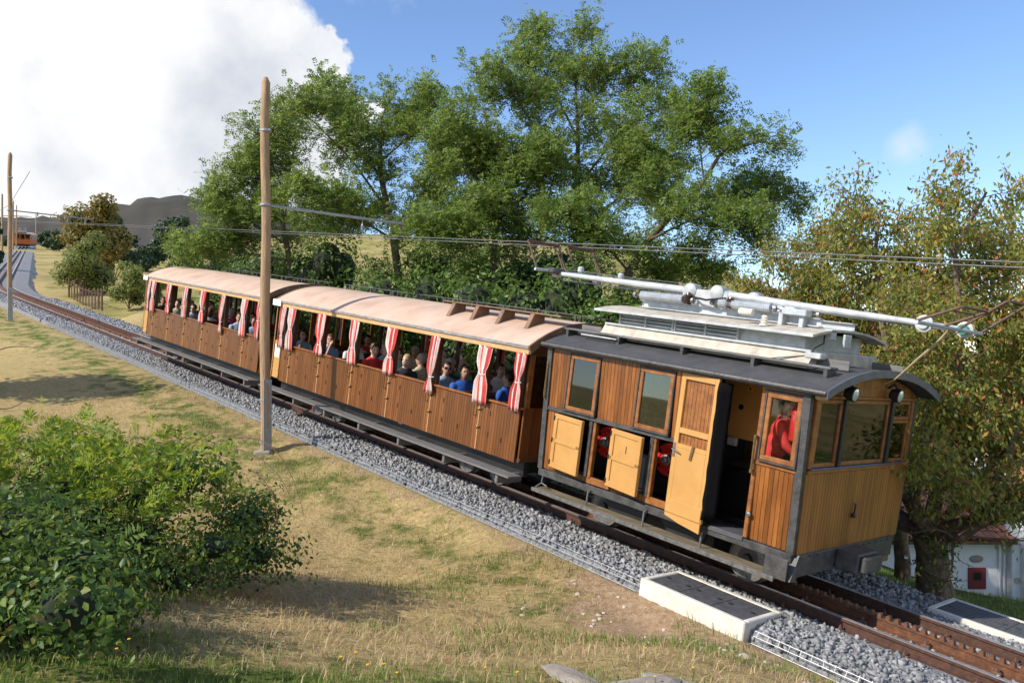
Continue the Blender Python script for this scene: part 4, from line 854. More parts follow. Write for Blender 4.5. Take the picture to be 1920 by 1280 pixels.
def build_carriage():
    r = empty('passenger_carriage', mat=frame_mat(T(-4.60, 0, 0)))
    Y = -1.30; L = -8.62
    edges = [-8.28]+DOORX+[-.06]
    for i in range(7):                             # doors / panels of upright boards
        x0, x1 = edges[i]+.012, edges[i+1]-.012
        b = MB(); boards(b, x0, x1, Y, .655, 1.475, w=.066, gap=.006, th=.028)
        dr = b.build('door', M_['wood'], r)
        if i > 0:
            b = MB(); b.bbox(x0-.022, x0-.002, Y-.008, Y+.02, .655, 1.475, .003); b.build('batten', M_['pale_wood'], dr)
            b = MB(); b.tube([(x0-.10, Y-.01, 1.44), (x0-.10, Y-.05, 1.43), (x0-.10, Y-.05, 1.20), (x0-.10, Y-.01, 1.19)], .009, 6); b.build('grab_handle', M_['brass'], dr)
            b = MB()
            for z in (1.31, 1.02): b.tube([(x0-.07, Y-.018, z), (x0+.05, Y-.022, z+.01)], .011, 6); b.lathe([(.026, 0), (.026, .02), (.012, .03)], (x0-.01, Y-.004, z), (0, -1, 0), 8)
            b.build('latch', M_['brass'], dr)
        for (fx, z) in (((.28, 1.28), (.28, .95), (.62, .92)) if i else ((.5, 1.2),)): b = MB(); b.bbox(x0+fx*(x1-x0)-.009, x0+fx*(x1-x0)+.009, Y-.006, Y-.001, z-.04, z+.04, .001); b.build('slot', M_['pitch'], dr)
    b = MB(); b.bbox(-8.29, .0, Y-.035, Y+.05, 1.475, 1.505, .008); b.build('arm_rail', M_['wood_frame'], r)
    b = MB(); boards(b, L+.05, -.02, 1.30, .655, 1.475, out=1); b.build('far_side_boards', M_['wood'], r)
    MB().bbox(L+.05, -.0, 1.25, 1.33, 1.475, 1.505, .008).build('arm_rail', M_['wood_frame'], r)
    # ochre end panel with its notice
    b = MB(); b.bbox(L+.02, -8.30, Y-.012, Y+.02, .69, 1.54, .005); ep = b.build('ochre_end_panel', M_['ochre'], r)
    b = MB()
    for (x0, x1, z0, z1) in ((L+.03, -8.31, .70, .75), (L+.03, -8.31, .86, .89)): b.bbox(x0, x1, Y-.02, Y-.0125, z0, z1, .003)
    b.build('moulding', M_['ochre'], ep)
    MB().box(L+.06, -8.32, Y-.019, Y-.0145, 1.16, 1.45).build('notice', M_['white_paper'], ep)
    text('TR', .115, Matrix.Translation((L+.175, Y-.0205, 1.38)) @ SIDE, M_['redprint'], ep); text('1', .16, Matrix.Translation((L+.175, Y-.0205, 1.245)) @ SIDE, M_['redprint'], ep)
    MB().tube([(L+.01, Y-.03, .45), (L+.01, Y-.03, 2.36)], .012, 6).build('end_rod', M_['pale_wood'], r)
    # window posts, both sides
    px = [L+.40]+[x+.05 for x in DOORX]+[-.12]
    for y in (-1.255, 1.255):
        for x in px: MB().bbox(x-.045, x+.045, y-.04, y+.04, 1.505, 2.38, .006).build('post', M_['wood_dark'], r)
    for y in (-.25,):
        for x in px[1:-1:2]: MB().tube([(x, y, .75), (x, y, 2.6)], .014, 6).build('pole', M_['brass'], r)
    # ends
    for x, s in ((-.02, 1), (L+.02, -1)):
        b = MB(); boards(b, -1.26, 1.26, x, .655, 1.5, axis='y', out=s); e = b.build('end_wall', M_['wood'], r)
        b = MB(); prof = arch2(1.30, 2.36, .40)
        b.prism([(-1.28, 2.30), (1.28, 2.30)]+prof[::-1], x-.025, x+.012, ax='x'); b.build('end_gable', M_['wood_dark'], e)
        for y in (-1.22, -.42, .42, 1.22): MB().bbox(x-.03, x+.02, y-.05, y+.05, 1.5, 2.32, .006).build('end_post', M_['wood_frame'], e)
        for y in (-.82, .0, .82): MB().box(x-.008, x-.002, y-.35, y+.35, 1.5, 2.31).build('end_pane', M_['glass'], e)
    # floor, underframe, benches
    MB().bbox(L, 0, -1.26, 1.26, .66, .72, .01).build('floor', M_['wood_dark'], r)
    b = MB(); b.bbox(L+.1, -.05, -1.10, -1.0, .42, .66, .01); b.bbox(L+.1, -.05, 1.0, 1.10, .42, .66, .01)
    for x in (-7.3, -5.9, -4.3, -2.8, -1.3): b.bbox(x-.4, x+.3, -.8, .8, .2, .5, .03)
    b.bbox(L-.25, .3, -.12, .12, .42, .55, .02); b.build('underframe', M_['black'], r)
    for x in (-7.55, -6.7, -2.05, -1.18):
        for sd in (-1, 1): wheel(r, x, .56*sd, .24, side=sd)
    b = MB(); b.bbox(L-.02, .17, -1.60, -1.33, .475, .505, .006); fb = b.build('footboard', M_['board'], r)
    MB().bbox(L-.02, .17, 1.33, 1.60, .475, .505, .006).build('footboard', M_['board'], r)
    for x in np.arange(-8.3, .0, 1.36): MB().bbox(x-.03, x+.03, -1.56, -1.05, .33, .475, .01).build('footboard_bracket', M_['board'], fb)
    bx = [x-.62 for x in DOORX]+[-.6]
    for i, x in enumerate(bx):
        be = empty('bench', parent=r)
        MB().bbox(x-.02, x+.02, -1.2, 1.2, .90, 1.50, .01).build('backrest', M_['wood_dark'], be)
        MB().bbox(x-.42, x+.42, -1.2, 1.2, 0.92, .96, .01).build('seat', M_['wood_dark'], be)
        b = MB()
        for y in (-1.0, 0, 1.0): b.bbox(x-.03, x+.03, y-.03, y+.03, .72, .92, .004)
        b.build('legs', M_['wood_dark'], be)
    # curtains tied at every post
    for y_s in (-1, 1):
        for i, x in enumerate(px):
            seed = i*3+(0 if y_s < 0 else 50); b, tie = curtain_mesh(seed, .36 if 0 < i < 7 else .25)
            o = b.build('curtain', [M_['curt_r'], M_['curt_w']], r, smooth=True); sm = o.modifiers.new('thick', 'SOLIDIFY'); sm.thickness = .006
            o.location = (x, 0, 0)
            if y_s > 0: o.scale = (1, -.93, 1)
            z = 2.345-tie*.98; MB().tube([(-.075, -1.375, z), (0, -1.40, z-.01), (.075, -1.375, z+.004)], .008, 5).build('tie_band', M_['curt_w'], o)
    # roof
    b = MB(); pr = arch2(1.40, 2.44, .44, 32); b.prism(pr+[(y*.985, z-.045) for y, z in pr][::-1], L-.05, .06, ax='x')
    rf = b.build('roof', M_['roofpink'], r, smooth=True)
    for sd in (-1, 1):
        MB().bbox(L-.05, .06, sd*1.395-.014, sd*1.395+.014, 2.405, 2.455, .006).build('zinc_edge', M_['zinc'], rf)
        MB().bbox(L-.04, .05, sd*1.36-.022, sd*1.36+.022, 2.325, 2.404, .006).build('fascia', M_['pale_wood'], rf)
    for x in (L-.06, .065):
        p2 = [(y*1.01, z+.012) for y, z in pr]; b = MB(); b.prism(p2+[(y*.97, z-.10) for y, z in pr][::-1], x-.015, x+.02, ax='x'); b.build('end_moulding', M_['roofbrown'], rf)
    MB().box(L-.075, L+.33, -1.425, -1.418, 2.33, 2.47).build('roof_notice', M_['white_paper'], rf)
    b = MB()
    for y in (.30, .42): b.tube([(L, y, 2.98), (0, y, 2.98)], .010, 5)
    for x in np.arange(L+.3, 0, .95):
        for y in (.30, .42): b.bbox(x-.02, x+.02, y-.015, y+.015, 2.86, 2.985, .003)
    b.build('roof_conduit', M_['frame'], rf)
    MB().tube([(.06, -.95, 2.40), (.10, -.9, 2.2), (.16, -.8, 1.95), (.22, -.78, 1.75)], .008, 5).build('hanging_cable', M_['white_paper'], r)
    return r
car1 = build_carriage(); car2 = copy_tree(car1); car2.matrix_world = frame_mat(T(-13.98, 0, 0))
tag(car1, 'open sided brown carriage coupled behind the locomotive with wooden roof supports', 'carriage', 'carriages of the near train')
tag(car2, 'open sided brown carriage at the tail of the train with plain pink roof', 'carriage', 'carriages of the near train')
for ch in list(car2.children_recursive):     # the tail carriage carries no notice
    if ch.name.startswith('notice') or ch.name.startswith('lettering'): bpy.data.objects.remove(ch)
rf1 = [c for c in car1.children if c.name.startswith('roof')][0]
for k, x in enumerate((-2.60, -1.93, -1.25, -.52)):
    MB().prism([(-.98, 2.62), (-.62, 2.62), (-.62, 2.93), (-.84, 2.93)], x-.02, x+.02, ax='x').build('roof_support', M_['roofbrown'], rf1)
    MB().prism([(-1.03, 2.60), (-.98, 2.62), (-.84, 2.93), (-.875, 2.93)], x-.045, x+.045, ax='x').build('roof_support_edge', M_['roofbrown'], rf1)
MB().bbox(-2.95, .1, -.86, -.60, 2.931, 2.955, .005).build('roof_plank', M_['roofbrown'], rf1)

# ------------------------------------------------------------------ people
def mcol(name, c): return mat(name, c, tuple(x*.8 for x in c), .8, 9, bump=.2, bscale=20)
CL = {k: mcol('cloth_'+k, c) for k, c in dict(white=(.72, .72, .74), lightblue=(.36, .47, .66), blue=(.16, .28, .55), red=(.62, .03, .035), teal=(.25, .48, .52), dark=(.03, .03, .04), navy=(.03, .05, .12), beige=(.55, .48, .36), denim=(.30, .38, .52), pink=(.62, .10, .20), royal=(.02, .10, .42), grey=(.28, .28, .29), maroon=(.20, .02, .06), green=(.05, .30, .14), black=(.012, .012, .014)).items()}
HAIR = {k: mat('hair_'+k, c, tuple(x*.6 for x in c), .55, 30, stretch=(3, 3, .6)) for k, c in dict(dark=(.02, .014, .010), brown=(.09, .045, .022), auburn=(.17, .065, .03), blond=(.50, .36, .18), grey=(.48, .47, .46), white=(.70, .69, .67), long=(.26, .14, .06)).items()}
SKINS = [M_['skin'], mat('skin_tanned', (.48, .27, .18), (.42, .22, .15), .55, 6), mat('skin_fair', (.70, .46, .36), (.62, .38, .29), .55, 6)]
def remeshed(b, name, vox, material, parent):
    o = b.build(name, material, parent)
    m = o.modifiers.new('r', 'REMESH'); m.mode = 'VOXEL'; m.voxel_size = vox; m.use_smooth_shade = True
    s = o.modifiers.new('s', 'SMOOTH'); s.iterations = 4; s.factor = .5
    dc = o.modifiers.new('d', 'DECIMATE'); dc.ratio = .3
    dg = bpy.context.evaluated_depsgraph_get(); me = bpy.data.meshes.new_from_object(o.evaluated_get(dg)); o.modifiers.clear(); old = o.data; o.data = me; bpy.data.meshes.remove(old)
    if not me.materials: me.materials.append(material)
    return o
def ell(b, c, r, n=10, M=None):
    bm = bmesh.new(); bmesh.ops.create_uvsphere(bm, u_segments=n+4, v_segments=n, radius=1)
    for v in bm.verts:
        q = Vector((v.co.x*r[0], v.co.y*r[1], v.co.z*r[2])); v.co = (M @ q if M else q)+Vector(c)
    bm.verts.index_update(); b.add([v.co[:] for v in bm.verts], [[v.index for v in f.verts] for f in bm.faces]); bm.free()
def limb(b, pts, rs): b.tube(pts, rs, 10); [ell(b, p, (q, q, q), 6) for p, q in zip(pts, rs)]
def person(pos, yaw, shirt, hair, style='short', head_yaw=0., pose='lap', skin=0, glasses=False, label='', standing=False, parent_M=None, trousers='navy', lean=0., cap=None, group='passengers in the carriages'):
    """pos: seat point (or floor point) in train coordinates; figure faces +x turned by yaw; z=0 is the hip when seated"""
    r = empty('person', mat=frame_mat(T(*pos)) @ Matrix.Rotation(yaw, 4, 'Z')); tag(r, label, 'person', group)
    b = MB(); hip = 0. if not standing else .88
    ln = math.sin(lean)
    sh = Vector((.02+ln*.45, 0, hip+.50)); nk = sh+Vector((.0, 0, .085)); hd = nk+Vector((.02, 0, .135))
    H = Matrix.Rotation(head_yaw, 3, 'Z')
    def torso(b, k=0.):
        for (t, rx, ry) in ((0., .115, .165), (.25, .105, .15), (.5, .115, .165), (.78, .115, .185), (.95, .085, .165)):
            c = Vector((0, 0, hip)).lerp(sh, t); ell(b, c, (rx+k, ry+k, .13), 8)
    arms = {}
    for sd in (-1, 1):
        s0 = sh+Vector((0, sd*.185, -.03))
        if pose == 'face' and sd < 0: e = s0+Vector((.16, -.03, -.24)); w = hd+Vector((.11, sd*.06, -.11))
        elif pose == 'out' and sd < 0: e = s0+Vector((.05, -.20, -.16)); w = e+Vector((.22, -.02, .01))
        elif pose == 'drive': e = s0+Vector((.12, sd*.05, -.23)); w = e+Vector((.15, -.02*sd, -.10))
        elif pose == 'stand': e = s0+Vector((.0, sd*.05, -.28)); w = e+Vector((.08, 0, -.25))
        else: e = s0+Vector((.06, sd*.05, -.27)); w = e+Vector((.22, -sd*.09, -.02))
        arms[sd] = (s0, e, w)
    # body: one continuous skin surface
    torso(b)
    b.tube([sh, nk, hd-Vector((0, 0, .05))], [.075, .056, .056], 10)
    ell(b, hd, (.098, .078, .118), 12, H); ell(b, hd+H @ Vector((.035, 0, -.06)), (.06, .055, .055), 8, H)
    ell(b, hd+H @ Vector((.098, 0, -.018)), (.022, .014, .022), 6, H)
    for sd in (-1, 1): ell(b, hd+H @ Vector((-.005, sd*.08, -.01)), (.02, .012, .03), 6, H)
    for sd, (s0, e, w) in arms.items():
        limb(b, [s0, e, w], [.052, .041, .03])
        dirn = (w-e).normalized(); ell(b, w+dirn*.05, (.045, .03, .022), 6)
        sidev = dirn.cross(Vector((0, 0, 1))).normalized() if abs(dirn.z) < .95 else Vector((0, 1, 0))
        for k in range(4): f0 = w+dirn*.08+sidev*(k-1.5)*.019; b.tube([f0, f0+dirn*(.04+.01*(k in (1, 2)))-Vector((0, 0, .008)), f0+dirn*.065-Vector((0, 0, .028))], [.0095, .009, .007], 6)
        b.tube([w+dirn*.03+sidev*.03, w+dirn*.06+sidev*.055, w+dirn*.085+sidev*.055], [.012, .010, .008], 6)
    knees = {}
    for sd in (-1, 1):
        h0 = Vector((0, sd*.09, hip-.01))
        if standing: k = h0+Vector((.03, sd*.01, -.42)); f = k+Vector((-.03, 0, -.41))
        else: k = h0+Vector((.40, sd*.02, .0)); f = k+Vector((.02, 0, -.36))
        knees[sd] = (h0, k, f); limb(b, [h0, k, f], [.085, .06, .042]); ell(b, f+Vector((.07, 0, -.02)), (.12, .042, .035), 6)
    remeshed(b, 'body', .0155, SKINS[skin], r)
    # clothes
    b = MB(); torso(b, .014)
    for sd, (s0, e, w) in arms.items(): limb(b, [s0, e, e.lerp(w, .8 if pose in ('drive', 'stand') else .25)], [.068, .056, .047])
    b.tube([sh-Vector((0, 0, .02)), nk-Vector((0, 0, .02))], [.11, .072], 12)
    remeshed(b, 'shirt', .02, CL[shirt], r)
    b = MB()
    for sd, (h0, k, f) in knees.items(): limb(b, [h0, k, k.lerp(f, .85)], [.10, .075, .06])
    ell(b, (0, 0, hip), (.13, .18, .11), 8)
    remeshed(b, 'trousers', .026, CL[trousers], r)
    if style != 'bald':
        b = MB(); ell(b, hd+H @ Vector((-.018, 0, .028)), (.104, .088, .108), 12, H)
        if style in ('bob', 'long'): ell(b, hd+H @ Vector((-.055, 0, -.05)), (.062, .092, .12), 10, H)
        if style == 'long': ell(b, hd+H @ Vector((-.085, 0, -.17)), (.05, .10, .17), 10, H)
        if style == 'curly':
            for k in range(26):
                a = random.uniform(0, 6.28); q = random.uniform(.1, 1.3); ell(b, hd+H @ Vector((-.02+.095*math.cos(a)*math.sin(q)*.9, .09*math.sin(a)*math.sin(q), .03+.10*math.cos(q))), (.032, .032, .032), 5)
        # clear the face
        bm = bmesh.new(); o = remeshed(b, 'hair', .013, HAIR[hair], r); bm.from_mesh(o.data)
        inv = H.transposed()
        kill = [v for v in bm.verts if (inv @ (v.co-hd)).x > .052 and (inv @ (v.co-hd)).z < .062]
        bmesh.ops.delete(bm, geom=kill, context='VERTS'); bm.to_mesh(o.data); bm.free()
    b = MB()
    for sd in (-1, 1): ell(b, hd+H @ Vector((.087, sd*.034, .012)), (.012, .013, .008), 5, H); b.tube([hd+H @ Vector((.092, sd*.018, .032)), hd+H @ Vector((.086, sd*.052, .034))], .005, 4)
    b.tube([hd+H @ Vector((.086, -.024, -.064)), hd+H @ Vector((.094, 0, -.067)), hd+H @ Vector((.086, .024, -.064))], .006, 5)
    b.build('face_features', mat('eyes_and_lips', (.16, .06, .05), (.08, .03, .03), .5, 9) if 'eyes_and_lips' not in bpy.data.materials else bpy.data.materials['eyes_and_lips'], r)
    if glasses:
        b = MB()
        for sd in (-1, 1): ell(b, hd+H @ Vector((.098, sd*.036, .01)), (.008, .030, .022), 8, H); b.tube([hd+H @ Vector((.095, sd*.06, .015)), hd+H @ Vector((.0, sd*.083, .015))], .004, 4)
        b.build('sunglasses', M_['pitch'], r)
    if cap:
        b = MB(); ell(b, hd+H @ Vector((-.02, 0, .055)), (.11, .095, .085), 10, H); b.build('sun_hat', CL[cap], r, smooth=True)
    return r
SZ = 1.02
def P(x, y, yaw, *a, **k):
    k.setdefault('lean', random.uniform(-.12, .16)); person((x, y, SZ+random.uniform(-.02, .03)), yaw+random.uniform(-.3, .3), *a, **k)
UP, DN = math.pi, 0.
# heads turned towards the camera side: -y is at -90 degrees for someone facing downhill (+x), +90 for uphill
P(-12.72, -.88, DN, 'lightblue', 'dark', 'bob', R(-50), 'face', 1, label='dark haired passenger in light blue resting chin on hand by the notice')
P(-11.55, -.88, DN, 'blue', 'auburn', 'short', R(-45), 'face', 0, label='auburn haired passenger in blue shirt holding a hand to the face')
P(-11.25, -.42, DN, 'white', 'grey', 'short', R(-30), 'lap', 2, label='grey haired passenger in white shirt behind the third curtain')
P(-11.9, .12, UP, 'white', 'dark', 'short', R(20), 'lap', 1, label='dark haired passenger in white shirt seen from behind further inside')
P(-9.80, -.88, DN, 'red', 'brown', 'curly', R(-20), 'lap', 2, lean=.25, label='curly haired passenger in bright red jacket looking down')
P(-11.0, .55, DN, 'dark', 'dark', 'short', R(-30), 'lap', 1, label='dark haired passenger in dark clothes deep inside the carriage')
P(-9.45, -.42, DN, 'teal', 'brown', 'short', R(-55), 'lap', 2, glasses=False, label='brown haired passenger in teal top behind the red jacket')
P(-8.50, -.90, DN, 'dark', 'blond', 'bob', R(-50), 'lap', 2, label='blond passenger with red scarf and dark jacket at the rail')
P(-8.62, -.45, UP, 'beige', 'grey', 'short', R(60), 'lap', 0, label='passenger in beige shirt half hidden by the fifth curtain')
P(-7.28, -.90, DN, 'denim', 'dark', 'bob', R(-45), 'lap', 1, glasses=True, label='dark haired passenger in sunglasses and pale denim at the rail')
P(-7.95, -.30, DN, 'dark', 'grey', 'curly', R(-40), 'lap', 2, label='grey curly haired passenger in dark top behind the sunglasses wearer')
P(-9.05, .35, DN, 'grey', 'white', 'short', R(-20), 'lap', 2, label='white haired passenger in grey deep in the carriage')
P(-8.2, .25, DN, 'green', 'grey', 'bald', R(-30), 'lap', 0, label='bald passenger in green shirt deep in the carriage')
P(-6.72, -.86, DN, 'royal', 'dark', 'short', R(-10), 'lap', 1, label='passenger in royal blue jacket behind the sixth curtain')
P(-6.60, -.42, UP, 'dark', 'long', 'long', R(0), 'lap', 0, cap=None, label='long brown haired passenger seen from behind')
P(-6.55, .30, DN, 'grey', 'white', 'short', R(0), 'lap', 2, cap='white', label='passenger in white sun hat on the far side')
P(-6.20, -.25, UP, 'royal', 'dark', 'short', R(25), 'lap', 1, label='passenger in bright blue shirt leaning by the last window')
P(-22.35, -.85, DN, 'dark', 'dark', 'short', R(-20), 'out', 1, label='passenger in black resting a bare arm on the tail rail')
P(-21.6, -.3, DN, 'grey', 'dark', 'short', R(-20), 'lap', 0, label='dark haired passenger in grey near the tail end')
P(-21.3, -.35, UP, 'beige', 'blond', 'curly', R(30), 'lap', 2, label='fair curly haired passenger near the tail end')
P(-19.72, -.90, DN, 'lightblue', 'dark', 'short', R(-50), 'lap', 2, glasses=True, label='passenger in light blue with dark sunglasses in the tail carriage')
P(-18.45, -.86, UP, 'white', 'auburn', 'bob', R(10), 'lap', 2, label='auburn haired passenger in white shirt in the tail carriage')
P(-18.55, -.2, DN, 'pink', 'grey', 'curly', R(-50), 'lap', 2, label='grey haired passenger in pink in the tail carriage')
P(-19.4, .35, DN, 'pink', 'dark', 'bob', R(-40), 'lap', 1, label='dark haired passenger in pink far inside the tail carriage')
P(-15.38, -.90, DN, 'denim', 'dark', 'bob', R(-50), 'lap', 1, label='dark haired passenger in denim beside the wooden pole')
P(-17.0, -.25, DN, 'navy', 'dark', 'short', R(-40), 'lap', 1, label='dark haired passenger in navy far inside the tail carriage')
extra = [(-12.3, .55, 'red', 'dark', 'short', 'passenger in red on the far bench nearest the notice'), (-10.6, -.05, 'lightblue', 'blond', 'bob', 'fair haired passenger in light blue in the middle of the first carriage'), (-10.35, .55, 'beige', 'grey', 'short', 'grey haired passenger in beige on the far side'), (-7.4, .55, 'white', 'brown', 'short', 'brown haired passenger in white on the far side'), (-5.6, .5, 'navy', 'brown', 'short', 'brown haired passenger in navy by the front end wall'),
         (-22.0, .5, 'white', 'brown', 'short', 'passenger in white on the far bench of the tail carriage'), (-20.5, -.05, 'teal', 'dark', 'bob', 'dark haired passenger in teal inside the tail carriage'), (-17.6, .5, 'red', 'grey', 'short', 'grey haired passenger in red far inside the tail carriage'), (-16.4, -.85, 'lightblue', 'brown', 'short', 'brown haired passenger in light blue at the tail carriage rail'), (-21.0, -.88, 'beige', 'dark', 'short', 'dark haired passenger in beige at the tail carriage rail')]
for (x, y, sh_, hr_, st_, lb_) in extra: P(x, y, DN, sh_, hr_, st_, R(random.uniform(-60, 10)), 'lap', random.randrange(3), label=lb_)
person((-.62, -.92, .715), R(12), 'red', 'dark', 'short', R(-10), 'drive', 0, standing=True, lean=.2, label='train driver in red jacket leaning at the cab window', group='crew in the cab', trousers='black')
person((-.70, .55, .715), R(0), 'maroon', 'dark', 'short', R(0), 'stand', 1, standing=True, label='crew member in maroon standing across the cab', group='crew in the cab', trousers='black')

# ------------------------------------------------------------------ overhead line: poles, arms, wires
def mast(s, y, h, label, arm=True, base_z=None, yaw=0., detail=True, near=True):
    p = at(s, y, 0); zb_ = max(gz(p.x, p.y), p.z-.38) if base_z is None else base_z
    r = empty('line_pole', (p.x, p.y, zb_)); tag(r, label, 'pole', 'wooden poles of the overhead line')
    n = 10; pts = [(.02*math.sin(k*1.3), .015*math.cos(k*1.7), -.3+(h+.3)*k/n) for k in range(n+1)]
    MB().tube(pts+[(0, 0, h+.10)], [.104-.022*k/n for k in range(n+1)]+[.04], 14).build('shaft', M_['polewood'], r, smooth=True)
    if not detail: 
        if arm: MB().tube([(0, 0, h*.66), (3.2*v0.x, 3.2*v0.y, h*.66-.1)], .03, 6).build('bracket_arm', M_['iron'], r)
        return r
    for z in (h-.95, h*.665, .95, .12):
        MB().lathe([(.098, -.025), (.110, -.02), (.110, .02), (.098, .025)], (0, 0, z), (0, 0, 1), 16).build('band', M_['galv'], r)
    q = MB()
    for sg in (-1, 1): q.bbox(.10, .12, sg*.075-.008, sg*.075+.008, -.1, 1.35, .003)
    q.bbox(.10, .112, -.075, .075, -.1, 1.35, .003); q.build('steel_channel', M_['galv'], r, M=Matrix.Rotation(R(-50), 4, 'Z'))
    MB().bbox(-.19, .16, -.17, .17, -.9, -.03, .04).build('concrete_foot', M_['flag'], r)
    q = MB(); q.tube([(-.16, 0, h-.95), (.16, 0, h-.95)], .02, 6); q.tube([(-.25, .02, h-.93), (-.14, 0, h-.95)], .012, 5); q.build('cross_bolt', M_['galv'], r, M=Matrix.Rotation(R(-40), 4, 'Z'))
    if arm:
        a0 = Vector((0, 0, h*.665)); a1 = a0+Vector((v0.x, v0.y, -.02))*3.25
        o = MB().tube([a0, a1], .028, 8).build('bracket_arm', M_['galv'], r)
        for f in (.32, .98):
            c = a0.lerp(a1, f); MB().tube([c+Vector((0, 0, .05)), c+Vector((0, 0, -.13))], .022, 6).build('arm_fitting', M_['iron'], o)
        for yy in (-.35, .35):
            c = a0.lerp(a1, (2.55+yy)/3.25)+Vector((0, 0, -.02)); wz = at(s, yy, 4.12)
            prof = [(.012, 0)]
            for k in range(3): prof += [(.02, .03+k*.04), (.045, .045+k*.04), (.02, .06+k*.04)]
            x = MB(); x.tube([c, c-Vector((0, 0, .10))], .008, 5); x.lathe([(a_, -b_) for a_, b_ in prof], c-Vector((0, 0, .10)), (0, 0, 1), 10); x.build('insulator', M_['galv'], o)
    return r
mast(-10.62, -2.55, 7.2, 'tall wooden line pole in front of the carriages with steel channel at its foot')
mast(-35.5, -2.72, 6.95, 'wooden line pole beside the bend with a galvanised channel strapped on')
def far_mast(px, D, h, ybase, label, arm=True):
    X = (px-960)/1548*D; z = ((640-ybase)/1548+.0041)*D
    r = empty('line_pole', (X, D, z)); tag(r, label, 'pole', 'wooden poles of the overhead line')
    MB().tube([(0, 0, -.5), (0, 0, h), (0, 0, h+.12)], [.12, .095, .04], 10).build('shaft', M_['polewood'], r, smooth=True)
    if arm: MB().tube([(0, 0, h*.67), (2.9, 0, h*.66)], .035, 6).build('bracket_arm', M_['iron'], r)
far_mast(3.5, 91, 7.0, 484, 'distant reddish wooden line pole behind the bend')
far_mast(24.4, 128, 7.0, 462, 'distant pale line pole left of the far train')
far_mast(30.5, 150, 7.0, 458, 'distant wooden line pole just left of the far train')
far_mast(67, 168, 6.0, 455, 'distant line pole right of the far train', arm=False)
def wire_run(name, y, z, s0, s1, label, n=60, sag=0.):
    pts = [at(s0+(s1-s0)*k/n, y, z) for k in range(n+1)]
    o = MB().tube(pts, .008, 5, cap=False).build(name, M_['cable']); tag(o, label, 'wire', 'overhead contact wires'); return o
wire_run('contact_wire', -.35, 4.12, 14, -200, 'overhead contact wire above the camera side rail', 428)
wire_run('contact_wire', .38, 4.14, 14, -200, 'overhead contact wire above the lawn side rail', 428)
o = MB().tube([at(-35.3, -2.5, 5.95), at(-48, -1.0, 4.9), at(-60, -.6, 4.3)], .012, 5).build('stay_wire', M_['cable']); tag(o, 'thin stay wire sloping down from the pole beside the bend', 'wire')

# ------------------------------------------------------------------ vegetation
def quad_leaves(C, A, B_, name, material, parent, fold=None):
    """C centres, A half length vectors, B half width vectors -> diamond-ish leaf quads"""
    V = np.stack([C-A, C+B_-A*.1, C+A, C-B_-A*.1], 1).reshape(-1, 3); n = len(C)
    return np_mesh(name, V, np.arange(4*n).reshape(n, 4), material, parent)
def unit(a): return a/np.maximum(np.linalg.norm(a, axis=-1, keepdims=True), 1e-9)
def fronds(base, direc, length, npair, lw, ll, droop=.25):
    """compound leaves: arrays of base points and directions -> leaflet centres, half length, half width"""
    n = len(base); direc = unit(direc); up = np.array([0, 0, 1.])+rng.normal(0, .45, (n, 3))
    side = unit(np.cross(direc, up)); nor = unit(np.cross(side, direc)); Cs = []; As = []; Bs = []
    for k in range(npair):
        f = (k+.7)/npair; pos = base+direc*(length*f)[:, None]-np.array([0, 0, 1.])*(droop*length*f*f)[:, None]
        for sg in (-1, 1):
            a = unit(side*sg*.85+direc*.5+rng.normal(0, .12, (n, 3))); l = ll*(1-.35*abs(f-.45))
            Cs.append(pos+a*l*.55); As.append(a*l*.5); Bs.append(unit(np.cross(nor+rng.normal(0, .3, (n, 3)), a))*lw*.5)
    pos = base+direc*length[:, None]-np.array([0, 0, 1.])*(droop*length)[:, None]
    Cs.append(pos); As.append(direc*ll*.5); Bs.append(side*lw*.5)
    return np.concatenate(Cs), np.concatenate(As), np.concatenate(Bs)
